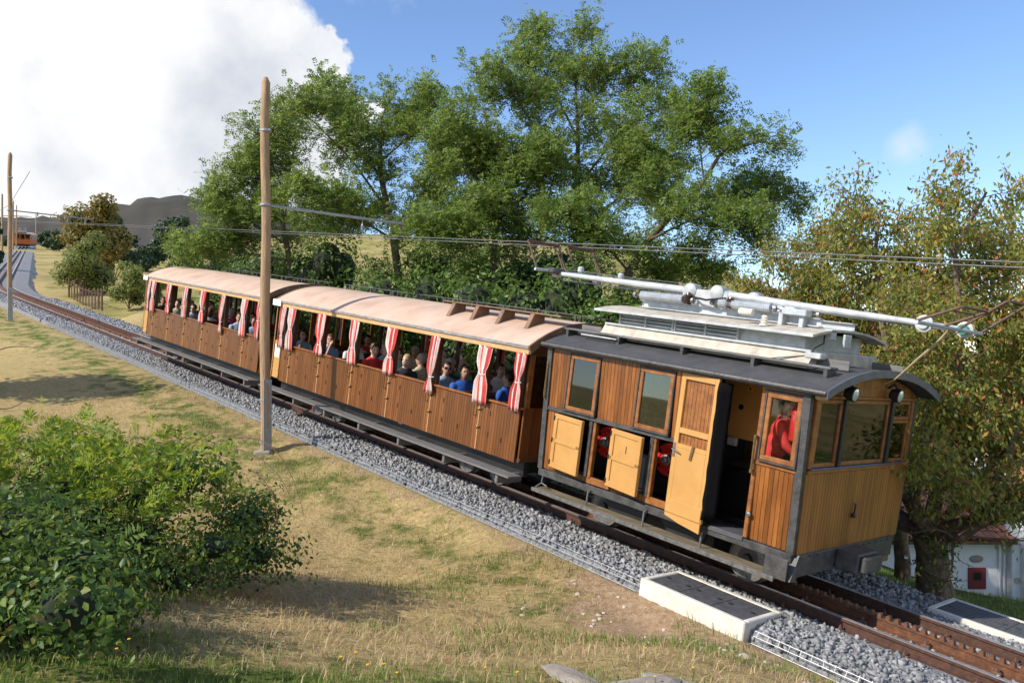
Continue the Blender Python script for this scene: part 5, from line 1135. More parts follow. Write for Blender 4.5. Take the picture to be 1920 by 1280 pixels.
def grow(limbs, n_sec, sec_len, n_ter, ter_len, up=.25, flat=.4, t0=.25):
    """limbs: list of (points, r0, r1). returns twig polylines with radii, and arrays of leafing points and directions"""
    twigs = []; LP = []; LD = []
    def jitter(p, dirv, length, n, wob):
        pts = [p]; dv = dirv.copy()
        for k in range(n):
            dv = dv+rng.normal(0, wob, 3)+np.array([0, 0, up*.12]); dv /= np.linalg.norm(dv); pts.append(pts[-1]+dv*length/n)
        return pts
    for pts, r0, r1 in limbs:
        P_ = np.array([p[:] for p in pts], float); seg = np.linalg.norm(np.diff(P_, axis=0), axis=1); cum = np.concatenate([[0], np.cumsum(seg)]); tot = cum[-1]
        for i in range(n_sec):
            f = t0+(1-t0)*((i+rng.random())/n_sec); q = f*tot; j = min(len(seg)-1, np.searchsorted(cum, q)-1); j = max(0, j)
            p = P_[j]+(P_[j+1]-P_[j])*(q-cum[j])/seg[j]; ax = (P_[j+1]-P_[j])/seg[j]
            rad = rng.normal(0, 1, 3); rad -= ax*rad.dot(ax); rad[2] = rad[2]*flat+up; rad /= np.linalg.norm(rad)
            dv = unit(rad*1.0+ax*.55)
            L_ = sec_len*(1.1-.55*f)*rng.uniform(.65, 1.25)
            sp = jitter(p, dv, L_, 5, .16); rr = max(.008, (r0+(r1-r0)*f)*.4); twigs.append((sp, [rr*(1-.75*k/5) for k in range(6)]))
            for m in range(n_ter):
                g = .2+.8*(m+rng.random())/n_ter; kk = min(4, int(g*5)); bp = sp[kk]+(sp[kk+1]-sp[kk])*(g*5-kk); a2 = unit(sp[kk+1]-sp[kk])
                r2 = rng.normal(0, 1, 3); r2[2] = r2[2]*flat+up*.6; d2 = unit(unit(r2)*.9+a2*.7); tl = ter_len*rng.uniform(.6, 1.3)
                tp = jitter(bp, d2, tl, 3, .2); twigs.append((tp, [.009, .007, .005, .003]))
                for u in np.linspace(.2, 1, 5):
                    k3 = min(2, int(u*3)); LP.append(tp[k3]+(tp[k3+1]-tp[k3])*(u*3-k3)); LD.append(unit(tp[k3+1]-tp[k3]))
    return twigs, np.array(LP), np.array(LD)
def tube_np(polys, n=5):
    b = MB()
    for pts, rs in polys: b.tube([Vector(p) for p in pts], list(rs), n, cap=False)
    return b
def locust(name, label, base, trunk, limbs, n_sec=9, sec_len=1.7, n_ter=6, ter_len=.7, per=3, leaf='locust', group='leafy trees behind the train', frond_len=.30, ll=.095, lw=.040, bark='bark', up=.12):
    r = empty(name, base); tag(r, label, 'tree', group)
    bw = Vector(base)
    L3 = [([Vector(p) for p in pts], a, c) for pts, a, c in limbs]
    tb = MB(); tb.tube([Vector(p)-bw for p in trunk[0]], [x*.8 for x in trunk[1]], 10)
    for pts, a, c in L3: tb.tube([p-bw for p in pts], [(a+(c-a)*k/(len(pts)-1))*.62 for k in range(len(pts))], 7)
    tk = tb.build('trunk', M_[bark], r, smooth=True)
    tw, LP, LD = grow(L3+[([Vector(p) for p in trunk[0]], trunk[1][0], trunk[1][-1])], n_sec, sec_len, n_ter, ter_len, up=up)
    tube_np([([np.array(p)-np.array(bw) for p in pts], rs) for pts, rs in tw], 4).build('twigs', M_['twig'] if bark == 'bark' else M_['barklichen'], tk)['kind'] = 'stuff'
    LP = np.repeat(LP, per, 0); LD = np.repeat(LD, per, 0); n = len(LP)
    dirs = unit(LD*.6+rng.normal(0, .6, (n, 3))+np.array([0, 0, .1]))
    C, A, B_ = fronds(LP-np.array(bw)+rng.normal(0, .12, (n, 3)), dirs, rng.uniform(.7, 1.2, n)*frond_len, 4, lw, ll)
    tag(quad_leaves(C, A, B_, 'crown', M_[leaf], r), kind='stuff')
    return r
def W(px, py, D): return ((px-960)/1548*D, D, ((640-py)/1548+.0041)*D)
def base_at(px, D): X = (px-960)/1548*D; return (X, D, gz(X, D))
# tall upright locust
D = 24.; b0 = base_at(1095, D)
locust('locust_tree', 'tallest locust tree with upright trunk behind the first carriage', b0,
       ([b0, W(1090, 520, D), W(1082, 380, D), W(1084, 250, D), W(1078, 140, D), W(1072, 20, D)], [.22, .16, .11, .07, .03, .008]),
       [([W(1085, 330, D), W(1010, 250, D-.6), W(960, 170, D-1), W(900, 160, D-1.2)], .07, .02), ([W(1083, 260, D), W(1030, 150, D+.6), W(980, 60, D+.8)], .06, .015), ([W(1082, 230, D), W(1140, 150, D-.5), W(1215, 140, D-.8)], .06, .015),
        ([W(1084, 350, D), W(1160, 250, D-.8), W(1240, 200, D-1.2)], .07, .02), ([W(1086, 430, D), W(1000, 340, D-1.2), W(900, 300, D-1.5)], .07, .02), ([W(1088, 440, D), W(1180, 350, D+1), W(1270, 320, D+1)], .06, .02), ([W(1088, 470, D), W(960, 420, D-1.4), W(880, 400, D-2)], .06, .02)], 11, 1.05, 9, .6)
# leaning locust reaching right
D = 21.5; b1 = base_at(1125, D)
locust('locust_tree', 'leaning locust tree whose bare limb arches over the locomotive roof', b1,
       ([b1, W(1150, 580, D), W(1180, 510, D), W(1215, 450, D), W(1262, 400, D), W(1310, 355, D-.3), W(1350, 290, D-.6), W(1420, 265, D-1), W(1490, 270, D-1.2)], [.19, .16, .14, .12, .10, .08, .06, .035, .012]),
       [([W(1215, 450, D), W(1290, 415, D-.8), W(1370, 425, D-1.2), W(1440, 440, D-1.5)], .06, .015), ([W(1262, 400, D), W(1330, 390, D+.5), W(1420, 350, D+.5), W(1490, 375, D+.3)], .06, .012), ([W(1320, 340, D-.3), W(1310, 250, D-.4), W(1312, 185, D-.4)], .04, .01),
        ([W(1240, 420, D), W(1210, 330, D+.6), W(1190, 280, D+.8)], .06, .015), ([W(1180, 510, D), W(1110, 430, D-.8), W(1040, 400, D-1)], .06, .015), ([W(1170, 530, D), W(1250, 500, D+.8), W(1340, 505, D+1)], .05, .012)], 11, .8, 9, .5)
# left locusts
D = 25.; b2 = base_at(755, D)
locust('locust_tree', 'locust tree with forked pale trunk behind the bracket arm', b2,
       ([b2, W(748, 520, D), W(735, 430, D), W(712, 320, D), W(715, 220, D), W(735, 180, D)], [.20, .16, .13, .10, .06, .02]),
       [([W(730, 400, D), W(660, 300, D-.6), W(590, 230, D-1), W(540, 190, D-1.2)], .07, .015), ([W(715, 330, D), W(640, 240, D+.5), W(600, 180, D+.6)], .06, .015), ([W(715, 300, D), W(790, 240, D), W(800, 190, D)], .05, .015), ([W(735, 430, D), W(820, 330, D-.6), W(850, 250, D-.8)], .06, .015),
        ([W(740, 450, D), W(640, 390, D-1), W(540, 380, D-1.4)], .06, .015), ([W(742, 470, D), W(820, 420, D-1), W(880, 400, D-1)], .05, .015)], 11, 1.05, 9, .6)
D = 27.; b3 = base_at(560, D)
locust('locust_tree', 'low spreading locust tree beside the tall wooden pole', b3,
       ([b3, W(545, 500, D), W(530, 420, D), W(540, 330, D), W(560, 240, D)], [.16, .13, .10, .07, .02]),
       [([W(540, 460, D), W(460, 410, D-.8), W(390, 370, D-1.2)], .06, .012), ([W(535, 420, D), W(470, 350, D+.4), W(450, 320, D+.4)], .05, .012), ([W(540, 380, D), W(500, 280, D-.6), W(520, 220, D-.6)], .05, .012), ([W(545, 450, D), W(620, 400, D-1), W(690, 390, D-1)], .05, .012), ([W(545, 490, D), W(440, 470, D-1), W(350, 460, D-1.2)], .05, .012)], 11, 1.0, 9, .6)
D = 23.; b4 = base_at(930, D)
locust('locust_tree', 'thin locust tree with broken pale snag between the taller ones', b4,
       ([b4, W(925, 480, D), W(935, 380, D), W(925, 280, D), W(905, 200, D)], [.14, .11, .08, .05, .02]),
       [([W(930, 400, D), W(870, 320, D-.5), W(850, 240, D-.6)], .05, .012), ([W(930, 420, D), W(990, 350, D-.8), W(1010, 290, D-.8)], .05, .012), ([W(930, 460, D), W(850, 440, D-1), W(790, 450, D-1.2)], .05, .012)], 11, 1.0, 9, .6)
# dense undergrowth along the far side of the train
def leaf_cloud(centres, radii, n, size, rr=(.72, 1.05), low=-1.):
    """leaf positions near the surface of lumpy ellipsoids"""
    P_ = []; Nn = []
    wts = np.array([a*b_+a*c+b_*c for a, b_, c in radii]); wts = wts/wts.sum()
    for (c, rad), k in zip(zip(centres, radii), rng.multinomial(n, wts)):
        q = unit(rng.normal(size=(k, 3))); q[:, 2] = np.where(q[:, 2] < low, -q[:, 2], q[:, 2])
        lum = 1+.22*np.sin(q[:, 0]*5+c[0])*np.sin(q[:, 1]*4+c[1])+.15*np.sin(q[:, 2]*7+q[:, 0]*6)
        P_.append(np.array(c)+q*np.array(rad)*(lum*rng.uniform(rr[0], rr[1], k)**1.)[:, None]); Nn.append(q)
    return np.concatenate(P_), np.concatenate(Nn)
def bushy(name, label, cat, base, centres, radii, n, leaf, length, width, group=None, trunk=None, kind=None, core=True, sub='crown', rr=(.6, 1.08)):
    r = empty(name, base); tag(r, label, cat, group, kind)
    bw = np.array(base)
    C, Nn = leaf_cloud(centres, radii, n, length, rr)
    A = unit(np.cross(Nn, rng.normal(size=C.shape))+Nn*.35+np.array([0, 0, -.25])); L_ = rng.uniform(.6, 1.2, len(C))*length
    B_ = unit(np.cross(A, Nn+rng.normal(0, .6, C.shape)))
    tag(quad_leaves(C-bw, A*L_[:, None]*.5, B_*(L_*width/length)[:, None]*.5, sub, M_[leaf], r), kind='stuff')
    b = MB()
    for k, (c, rad) in enumerate(zip(centres, radii)):
        st = np.array(base) if not trunk else np.array(trunk); e = np.array(c)
        mid = (st+e)/2+rng.normal(0, .1, 3)*rad[0]
        b.tube([Vector(st-bw), Vector(mid-bw), Vector(e-bw)], [.05*max(rad), .035*max(rad), .012*max(rad)], 6)
    st = b.build('stems' if cat == 'bush' else 'trunk', M_['bark'], r)
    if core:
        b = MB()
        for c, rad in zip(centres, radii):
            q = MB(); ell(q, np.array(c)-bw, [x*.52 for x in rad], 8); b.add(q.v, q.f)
        tag(b.build('shade_core', M_['core'], st), kind='stuff')  # dark lumps block the view through, coloured as shade between the leaves
    return r
for k, (px, D, top, w) in enumerate([(470, 31, 505, 1.6), (610, 30, 470, 1.8), (700, 24, 520, 1.5), (800, 22, 480, 1.9), (870, 25, 440, 2.0), (960, 20, 510, 1.6), (1040, 20.5, 470, 1.7), (1120, 19, 540, 1.3), (1190, 22, 500, 1.6), (1270, 21, 540, 1.4), (990, 26, 400, 2.2), (640, 27, 430, 1.9), (540, 29, 455, 1.9), (745, 26, 440, 1.9)]):
    bx_ = base_at(px, D); zt = ((640-top)/1548+.0041)*D; hh = zt-bx_[2]
    cs = []; rd = []
    for j in range(13):
        cs.append((bx_[0]+random.uniform(-1, 1)*w*.75, D+random.uniform(-1, 1)*w*.5, bx_[2]+hh*random.uniform(.25, .82))); rd.append((w*random.uniform(.42, .66), w*.55, hh*random.uniform(.16, .26)))
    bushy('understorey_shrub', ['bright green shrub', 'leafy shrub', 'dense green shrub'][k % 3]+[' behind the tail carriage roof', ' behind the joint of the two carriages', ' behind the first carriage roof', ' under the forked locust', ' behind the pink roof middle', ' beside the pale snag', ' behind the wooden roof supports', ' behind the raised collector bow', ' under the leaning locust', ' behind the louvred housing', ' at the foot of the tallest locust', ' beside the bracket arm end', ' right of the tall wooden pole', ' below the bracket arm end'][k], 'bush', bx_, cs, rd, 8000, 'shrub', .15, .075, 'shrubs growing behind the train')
# autumn cherry beside the locomotive
D = 12.6; b5 = (6.45, D, gz(6.45, D))
def cherry():
    bw = Vector(b5); r = empty('cherry_tree', b5); tag(r, 'autumn cherry tree with short thick trunk on the lawn beyond the locomotive', 'tree')
    F0 = Vector((6.35, D, bw.z+.95))
    limbs = []
    def lm(px_pts, r0, r1): limbs.append(([F0]+[Vector(W(*q)) for q in px_pts], r0, r1))
    lm([(1640, 960, 13.2), (1590, 880, 13.8), (1560, 760, 14.2), (1540, 600, 14.4)], .13, .03); lm([(1700, 930, 12.8), (1690, 800, 13.2), (1660, 640, 13.6), (1640, 480, 13.8), (1650, 400, 13.8)], .14, .02)
    lm([(1760, 900, 12.2), (1790, 760, 12), (1800, 600, 12.2), (1790, 470, 12.4), (1850, 360, 12.4)], .13, .02); lm([(1830, 970, 12.2), (1890, 850, 12), (1940, 700, 12), (1930, 500, 12.2)], .12, .02)
    lm([(1800, 1010, 11.9), (1870, 960, 11.6), (1960, 940, 11.4)], .09, .03); lm([(1600, 930, 13.6), (1500, 850, 14.6), (1450, 700, 15), (1470, 560, 15)], .10, .02); lm([(1710, 960, 12), (1730, 850, 11.5), (1740, 700, 11.6), (1720, 560, 12)], .10, .02)
    lm([(1680, 900, 13.8), (1620, 700, 14.6), (1560, 520, 15), (1530, 430, 15)], .10, .02); lm([(1850, 900, 13.2), (1900, 700, 13.6), (1880, 560, 13.8), (1900, 430, 13.8)], .10, .02)
    lm([(1600, 900, 13.6), (1540, 760, 14.2), (1480, 620, 14.6), (1435, 520, 14.8)], .08, .015); lm([(1690, 880, 13.4), (1690, 700, 13.8), (1720, 520, 14), (1700, 440, 14)], .08, .015); lm([(1650, 850, 14), (1590, 640, 14.4), (1600, 500, 14.6), (1590, 430, 14.6)], .08, .015); lm([(1770, 860, 12.6), (1840, 700, 12.8), (1830, 540, 13), (1840, 450, 13)], .08, .015)
    tb = MB(); tb.tube([(0, 0, -.3), (0, 0, 0), (-.03, 0, .3), (-.04, .02, .65), F0-bw], [.36, .30, .235, .225, .24], 14)
    for pts, a, c in limbs: tb.tube([p-bw for p in pts], [a+(c-a)*(k/(len(pts)-1))**.7 for k in range(len(pts))], 8)
    tk = tb.build('trunk', M_['barklichen'], r, smooth=True)
    tw, LP, LD = grow(limbs, 17, 1.15, 8, .5, up=.05, t0=.2)
    tube_np([([np.array(p)-np.array(bw) for p in pts], rs) for pts, rs in tw], 4).build('twigs', M_['twig'], tk)['kind'] = 'stuff'
    LP = np.repeat(LP, 13, 0); LD = np.repeat(LD, 13, 0); n = len(LP)
    A = unit(LD*.3+rng.normal(0, .5, (n, 3))+np.array([0, 0, -.75])); L_ = rng.uniform(.06, .115, n); C = LP-np.array(bw)+rng.normal(0, .10, (n, 3))+A*.04
    kp = (C[:, 2]+bw.z > -2.45+.5*(C[:, 0]+bw.x > 7.6)*0) | (rng.random(n) < .06) ; C = C[kp]; A = A[kp]; L_ = L_[kp]; n = len(C)
    B_ = unit(np.cross(A, rng.normal(size=(n, 3))))*L_[:, None]*.2
    A = A*L_[:, None]*.5; tip = C+A; root = C-A; V = np.stack([root, C+B_, tip, C-B_], 1).reshape(-1, 3)
    tag(np_mesh('crown', V, np.arange(4*n).reshape(n, 4), M_['cherry'], r), kind='stuff')
    iv, Nn = leaf_cloud([(-.05, -.1, .5), (0, -.1, .9)], [(.3, .3, .45), (.33, .3, .3)], 500, .06); A = unit(rng.normal(size=iv.shape))*.03
    tag(quad_leaves(iv, A, unit(np.cross(A, Nn))*.025, 'ivy', M_['bramble'], r), kind='stuff')
cherry()
b6 = (6.85, 14.5, gz(6.85, 14.5)); r = empty('young_tree', b6); tag(r, 'slender dark trunk standing on the bright lawn behind the locomotive', 'tree')
tk = MB().tube([(0, 0, -.2), (0, 0, .4), (-.05, 0, .9), (-.22, 0, 1.5), (-.5, .1, 2.3)], [.15, .13, .12, .10, .05], 10).build('trunk', M_['barklichen'], r, smooth=True)
MB().tube([(-.03, 0, .8), (.2, 0, 1.2), (.35, .1, 1.9)], [.08, .06, .03], 8).build('limb', M_['barklichen'], tk); MB().box(-.03, .03, -.137, -.133, .45, .51).build('tree_tag', M_['white_paper'], tk)
C, Nn = leaf_cloud([(-.5, 0, 2.5), (.3, 0, 2.2), (0, .4, 2.9)], [(.8, .7, .5), (.6, .6, .5), (.9, .8, .6)], 2500, .1, (.2, 1.05)); A = unit(rng.normal(size=C.shape)+np.array([0, 0, -.7]))
tag(quad_leaves(C, A*.05, unit(np.cross(A, Nn))*.02, 'crown', M_['cherry'], r), kind='stuff')

# trees and bushes beside the upper track
def tree_px(name, label, cat, px, D, ytop, ybase, wpx, n, leaf, length, width, parts=9, group='trees beside the upper track', seed=1, tall=1.):
    rn = random.Random(seed); X = (px-960)/1548*D; zb_ = gz(X, D); zt = ((640-ytop)/1548+.0041)*D; w = wpx/1548*D/2; hh = zt-zb_
    cs = []; rd = []
    for j in range(parts):
        f = (j+.5)/parts; wz = w*(.95-.75*abs(f-.38)**1.1)
        cs.append((X+rn.uniform(-1, 1)*wz*.62, D+rn.uniform(-1, 1)*wz*.6, zb_+hh*(.16+.70*f))); q = wz*rn.uniform(.42, .62); rd.append((q, q, min(q*.8, hh*.2)))
    return bushy(name, label, cat, (X, D, zb_), cs, rd, n, leaf, length, width, group)
tree_px('autumn_tree', 'yellowing autumn tree rising above the bushes near the upper track', 'tree', 178, 62, 352, 500, 150, 9000, 'autumn', .30, .16, 12, seed=3)
tree_px('dark_tree', 'dark green tree on the shaded side of the yellowing tree', 'tree', 212, 66, 392, 500, 80, 5000, 'conifer', .30, .16, 9, seed=4)
tree_px('willow_bush', 'large sunlit willow bush beside the upper track', 'bush', 158, 54, 425, 512, 118, 9000, 'sallow', .20, .09, 12, seed=5, group='bushes beside the upper track')
tree_px('willow_bush', 'pale green willow bush just beyond the tail carriage', 'bush', 242, 47, 480, 552, 84, 6000, 'sallow', .18, .08, 9, seed=6, group='bushes beside the upper track')
tree_px('willow_bush', 'low pale bush half hidden behind the tail carriage roof', 'bush', 300, 50, 505, 560, 80, 4000, 'sallow', .18, .08, 7, seed=7, group='bushes beside the upper track')
tree_px('round_tree', 'round crowned grey green tree below the heather hill', 'tree', 335, 112, 402, 490, 100, 7000, 'conifer', .5, .3, 10, seed=8, group='trees below the heather hill')
for k, (px, D, yt, w) in enumerate([(262, 95, 458, 50), (292, 100, 445, 55), (330, 88, 462, 60), (372, 92, 450, 60), (410, 84, 440, 70), (452, 80, 455, 60), (505, 84, 462, 60)]):
    tree_px('conifer', 'blue green conifer '+['at the left end of the wood', 'beside the round crowned tree', 'under the round crowned tree', 'in the middle of the wood', 'with spreading top in the wood', 'left of the tall wooden pole', 'right of the tall wooden pole'][k]+' below the heather hill', 'tree', px, D, yt, 500, w, 2600, 'conifer', .42, .2, 8, seed=20+k, group='trees below the heather hill')
for k, (px, D, yt, w) in enumerate([(-8, 74, 400, 40), (10, 178, 440, 26), (88, 175, 432, 40), (110, 150, 430, 50)]):
    tree_px('wayside_tree', 'green tree '+['left of the bend by the upper line', 'far left of the distant train', 'right of the distant train', 'behind the willow bush by the upper line'][k], 'tree', px, D, yt, 500, w, 2500, 'conifer', .5, .25, 7, seed=40+k, group='trees beside the upper track')
# tree outside the picture on the left whose shade falls on the bramble bank
tree_px('shade_tree', 'broad tree standing left of the bramble bank', 'tree', -1573, 5.5, -60, 800, 1150, 9000, 'shrub', .16, .09, 12, group='trees left of the camera', seed=60)
b = [(-12.5, 21, 0), ]
tree_px('shade_tree', 'spreading tree left of the dry bank shading its top', 'tree', -300, 20, 300, 700, 460, 6000, 'shrub', .2, .1, 10, group='trees left of the camera', seed=61)

# bramble thicket in the foreground
def thicket():
    base = (-4.6, 8.0, gz(-4.6, 8.0)); bw = np.array(base); r = empty('bramble_thicket', base); tag(r, 'dense dark bramble thicket with bright fern tips on the left bank', 'bush')
    cs = []; rd = []; rn = random.Random(5)
    for k in range(58):
        X = rn.uniform(-7.8, -2.75); Y_ = rn.uniform(6.7, 9.4)
        top = np.interp(X, [-7.6, -5.2, -4.4, -3.6, -3.0, -2.55], [-.60, -.72, -.82, -.96, -1.10, -1.5])-.08*max(0, 8.2-Y_)
        g = gz(X, Y_); h = top-g; f = rn.uniform(.1, .78); cs.append((X, Y_, g+h*f)); rd.append((rn.uniform(.35, .6), rn.uniform(.35, .55), h*rn.uniform(.2, .27)))
    for k in range(44):
        Y_ = rn.uniform(4.5, 7.0); X = rn.uniform(-6.0, -2.9+.42*(7.0-Y_)-.3); g = gz(X, Y_); cs.append((X, Y_, g+rn.uniform(.15, .75))); rd.append((.45, .35, .34))
    C, Nn = leaf_cloud(cs, rd, 82000, .06, (.42, 1.12)); keep = C[:, 2] > ground_z(C[:, 0], C[:, 1])+.02; C = C[keep]; Nn = Nn[keep]; n = len(C)
    A = unit(np.cross(Nn, rng.normal(size=C.shape))+Nn*.5+np.array([0, 0, -.2])); L_ = rng.uniform(.02, .075, n); S_ = unit(np.cross(A, Nn+rng.normal(0, .5, C.shape)))
    a = A*L_[:, None]*.5; w = S_*L_[:, None]*.34; nn = unit(np.cross(A, S_))*L_[:, None]*.08; c = C-bw
    V = np.stack([c-a, c+w*.9-a*.2-nn, c+w*.55+a*.55-nn, c+a, c-w*.55+a*.55-nn, c-w*.9-a*.2-nn], 1).reshape(-1, 3); ix = (np.arange(n)*6)[:, None]
    Fq = np.concatenate([ix+np.array([0, 1, 2, 3]), ix+np.array([0, 3, 4, 5])])
    tag(np_mesh('leaves', V, Fq, M_['bramble'], r), kind='stuff')
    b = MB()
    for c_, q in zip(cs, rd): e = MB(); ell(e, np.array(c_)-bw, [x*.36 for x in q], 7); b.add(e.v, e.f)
    tag(b.build('shade_core', M_['core'], r), kind='stuff')  # dark lumps with the thicket's inner shade put into their colour
    b = MB()
    for (p0, p1, p2, p3) in (((445, 820, 8.2), (500, 812, 8.1), (545, 850, 8.0), (570, 965, 7.9)), ((440, 840, 8.3), (490, 850, 8.1), (530, 885, 8.0), (545, 935, 7.9)), ((345, 840, 8.4), (400, 800, 8.4), (430, 800, 8.3), (458, 825, 8.2)), ((470, 880, 8), (510, 900, 7.9), (530, 960, 7.8), (515, 990, 7.8)), ((300, 835, 8.4), (340, 815, 8.4), (375, 815, 8.4), (400, 835, 8.3)), ((0, 655, 8.6), (40, 640, 8.6), (80, 660, 8.5), (95, 650, 8.5)), ((0, 765, 8.5), (35, 772, 8.5), (70, 730, 8.5), (64, 727, 8.5))):
        q = [Vector(W(*p_))-Vector(base) for p_ in (p0, p1, p2, p3)]; pts = []
        for k in range(13):
            t = k/12; pts.append(q[0]*(1-t)**3+q[1]*3*t*(1-t)**2+q[2]*3*t*t*(1-t)+q[3]*t**3)
        MB().tube(pts, [.007-.0004*k for k in range(13)], 5).build('arching_cane', M_['cane'], r)
    # bracken tips catching the sun on top
    n = 750; X = rng.uniform(-7, -3.0, n); Y_ = rng.uniform(7.4, 9.4, n); top = np.interp(X, [-7.6, -5.2, -4.2, -3.4, -2.9], [-.66, -.84, -.98, -1.14, -1.4])-.1*np.maximum(0, 8.2-Y_)
    base_ = np.stack([X, Y_, top-.12+rng.uniform(-.3, .16, n)], 1)-bw; dv = unit(rng.normal(0, .6, (n, 3))+np.array([0, -.1, .75]))
    Cc, Aa, Bb = fronds(base_, dv, rng.uniform(.15, .36, n), 9, .020, .085, .35)
    tag(quad_leaves(Cc, Aa, Bb, 'bracken', M_['fern'], r), kind='stuff')
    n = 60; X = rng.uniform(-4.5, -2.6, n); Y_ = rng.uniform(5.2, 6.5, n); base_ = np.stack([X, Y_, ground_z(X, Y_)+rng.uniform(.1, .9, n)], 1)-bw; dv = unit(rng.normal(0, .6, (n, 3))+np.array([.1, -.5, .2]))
    Cc, Aa, Bb = fronds(base_, dv, rng.uniform(.2, .4, n), 9, .018, .08, .4); tag(quad_leaves(Cc, Aa, Bb, 'shaded_bracken', M_['shrub'], r), kind='stuff')  # low fronds take a darker leaf colour to paint their shade
thicket()

# grass blades and dry straw
def blades(name, X, Y_, h, w, bend, material, lay=0.):
    n = len(X); z = ground_z(X, Y_); a = rng.uniform(0, 2*np.pi, n); bd = bend*h*rng.uniform(.3, 1.2, n)
    dx, dy = np.cos(a), np.sin(a); base = np.stack([X, Y_, z-.005], 1); side = np.stack([-dy, dx, np.zeros(n)], 1)*(w/2)[:, None]
    up = np.array([0, 0, 1.]); mid = base+np.stack([dx*bd*.35, dy*bd*.35, h*(.6-lay*.35)], 1); tip = base+np.stack([dx*bd, dy*bd, h*(1-lay*.85)], 1)
    V = np.stack([base-side, base+side, mid+side*.7, tip, mid-side*.7], 1).reshape(-1, 3); i = (np.arange(n)*5)[:, None]
    Vt = V; F4 = i+np.array([0, 1, 2, 4]); F3 = i+np.array([4, 2, 3, 3])
    me = np_mesh(name, Vt, F4, material); me2 = None
    # tips as a second set of triangles in the same object
    bm = None
    m = me.data; V2 = Vt; F3 = i+np.array([4, 2, 3])
    mesh = bpy.data.meshes.new(name); allv = V2; lt = np.concatenate([np.full(n, 4), np.full(n, 3)]).astype(np.int32)
    mesh.vertices.add(len(allv)); mesh.vertices.foreach_set('co', allv.astype(np.float32).ravel())
    li = np.concatenate([F4.ravel(), F3.ravel()]).astype(np.int32); mesh.loops.add(len(li)); mesh.loops.foreach_set('vertex_index', li)
    mesh.polygons.add(2*n); mesh.polygons.foreach_set('loop_start', np.concatenate([[0], np.cumsum(lt)[:-1]]).astype(np.int32))
    try: mesh.polygons.foreach_set('loop_total', lt)
    except Exception: pass
    mesh.materials.append(material); mesh.update(calc_edges=True); mesh.validate(); me.data = mesh; bpy.data.meshes.remove(m)
    return me
def keep_off_track(X, Y_, lo=-1.78, hi=2.3):
    s, t, z = track_coords(X, Y_); k = (t < lo) | (t > hi); return X[k], Y_[k]
n = 60000; X = rng.uniform(-4.5, 4.2, n); Y_ = rng.uniform(3.9, 7.6, n); dens = 1.1*np.clip((6.2-Y_-.12*X)/1.8, 0, 1)+.9*np.exp(-((X-1.9)**2/.5+(Y_-7.2)**2/.12)); k = rng.random(n) < dens*np.clip(2.4*(vnoise(X*1.6, Y_*1.6, 12)*.6+vnoise(X*5, Y_*5, 13)*.4-.28), .04, 1); X, Y_ = keep_off_track(X[k], Y_[k])
tag(blades('lawn_grass', X, Y_, rng.uniform(.025, .085, len(X)), rng.uniform(.004, .008, len(X)), .8, M_['grass']), 'short green grass blades in the foreground', 'grass', kind='stuff')
n = 70000; X = rng.uniform(-11, 3.6, n); Y_ = rng.uniform(6.5, 18.5, n); k = (vnoise(X*.9, Y_*.9, 14)+.35*vnoise(X*3, Y_*3, 15)) > .78; X, Y_ = keep_off_track(X[k], Y_[k])
tag(blades('bank_grass', X, Y_, rng.uniform(.04, .12, len(X)), rng.uniform(.006, .011, len(X)), .7, M_['grass']), 'green grass tufts on the dry bank', 'grass', kind='stuff')
n = 100000; X = rng.uniform(-11, 3.6, n); Y_ = 4.9+rng.random(n)**1.25*16.5; X, Y_ = keep_off_track(X, Y_, -1.85); s, t, z_ = track_coords(X, Y_); k = (rng.random(len(X)) < np.clip((Y_-4.7)/2.2, .1, 1)) & (rng.random(len(X)) < np.clip(1.2-1.6*np.exp(-((s+.2)/2.)**2-((t+2.6)/1.2)**2), .04, 1)) & (t < 0); X, Y_ = X[k], Y_[k]
tag(blades('dry_straw', X, Y_, rng.uniform(.05, .19, len(X)), rng.uniform(.004, .009, len(X)), 1.1, M_['straw'], lay=.7), 'mown dry straw lying over the bank', 'grass', kind='stuff')
n = 9000; X = rng.uniform(6, 12, n); Y_ = rng.uniform(11, 20, n); X, Y_ = keep_off_track(X, Y_)
tag(blades('far_lawn_grass', X, Y_, rng.uniform(.04, .09, len(X)), rng.uniform(.007, .012, len(X)), .5, M_['grass']), 'bright lawn grass beyond the locomotive', 'grass', kind='stuff')
# dandelion-like flowers, loose stones, flat stones
fl = None
for k, (px, py, D) in enumerate([(640, 1225, 5.3), (668, 1218, 5.5), (720, 1238, 5.2), (745, 1255, 4.9), (690, 1268, 4.8), (910, 1238, 5.2), (970, 1262, 4.9), (575, 1094, 7.6), (150, 1232, 5.2), (243, 1258, 5.0), (220, 1276, 4.9), (1210, 1212, 6.2), (1228, 1272, 5.3), (430, 1165, 6.6), (465, 1180, 6.4), (1300, 1255, 5.6)]):
    X = (px-960)/1548*D; z = gz(X, D); h = random.uniform(.10, .2)
    if fl is None:
        r = empty('yellow_flower', (X, D, z)); MB().tube([(0, 0, 0), (.01, 0, .6), (0, .005, 1.)], .02, 5).build('stem', M_['shrub'], r)
        b = MB(); b.lathe([(.02, -.02), (.11, .03), (.10, .06), (.02, .05)], (0, 0, 1.), (0, 0, 1), 10); b.build('flower_head', M_['petal'], r); fl = r
    else: r = copy_tree(fl); r.location = (X, D, z)
    r.scale = (.095, .095, h*.7); tag(r, 'small yellow flower on a thin stem in the grass', 'flower', 'yellow flowers in the grass')
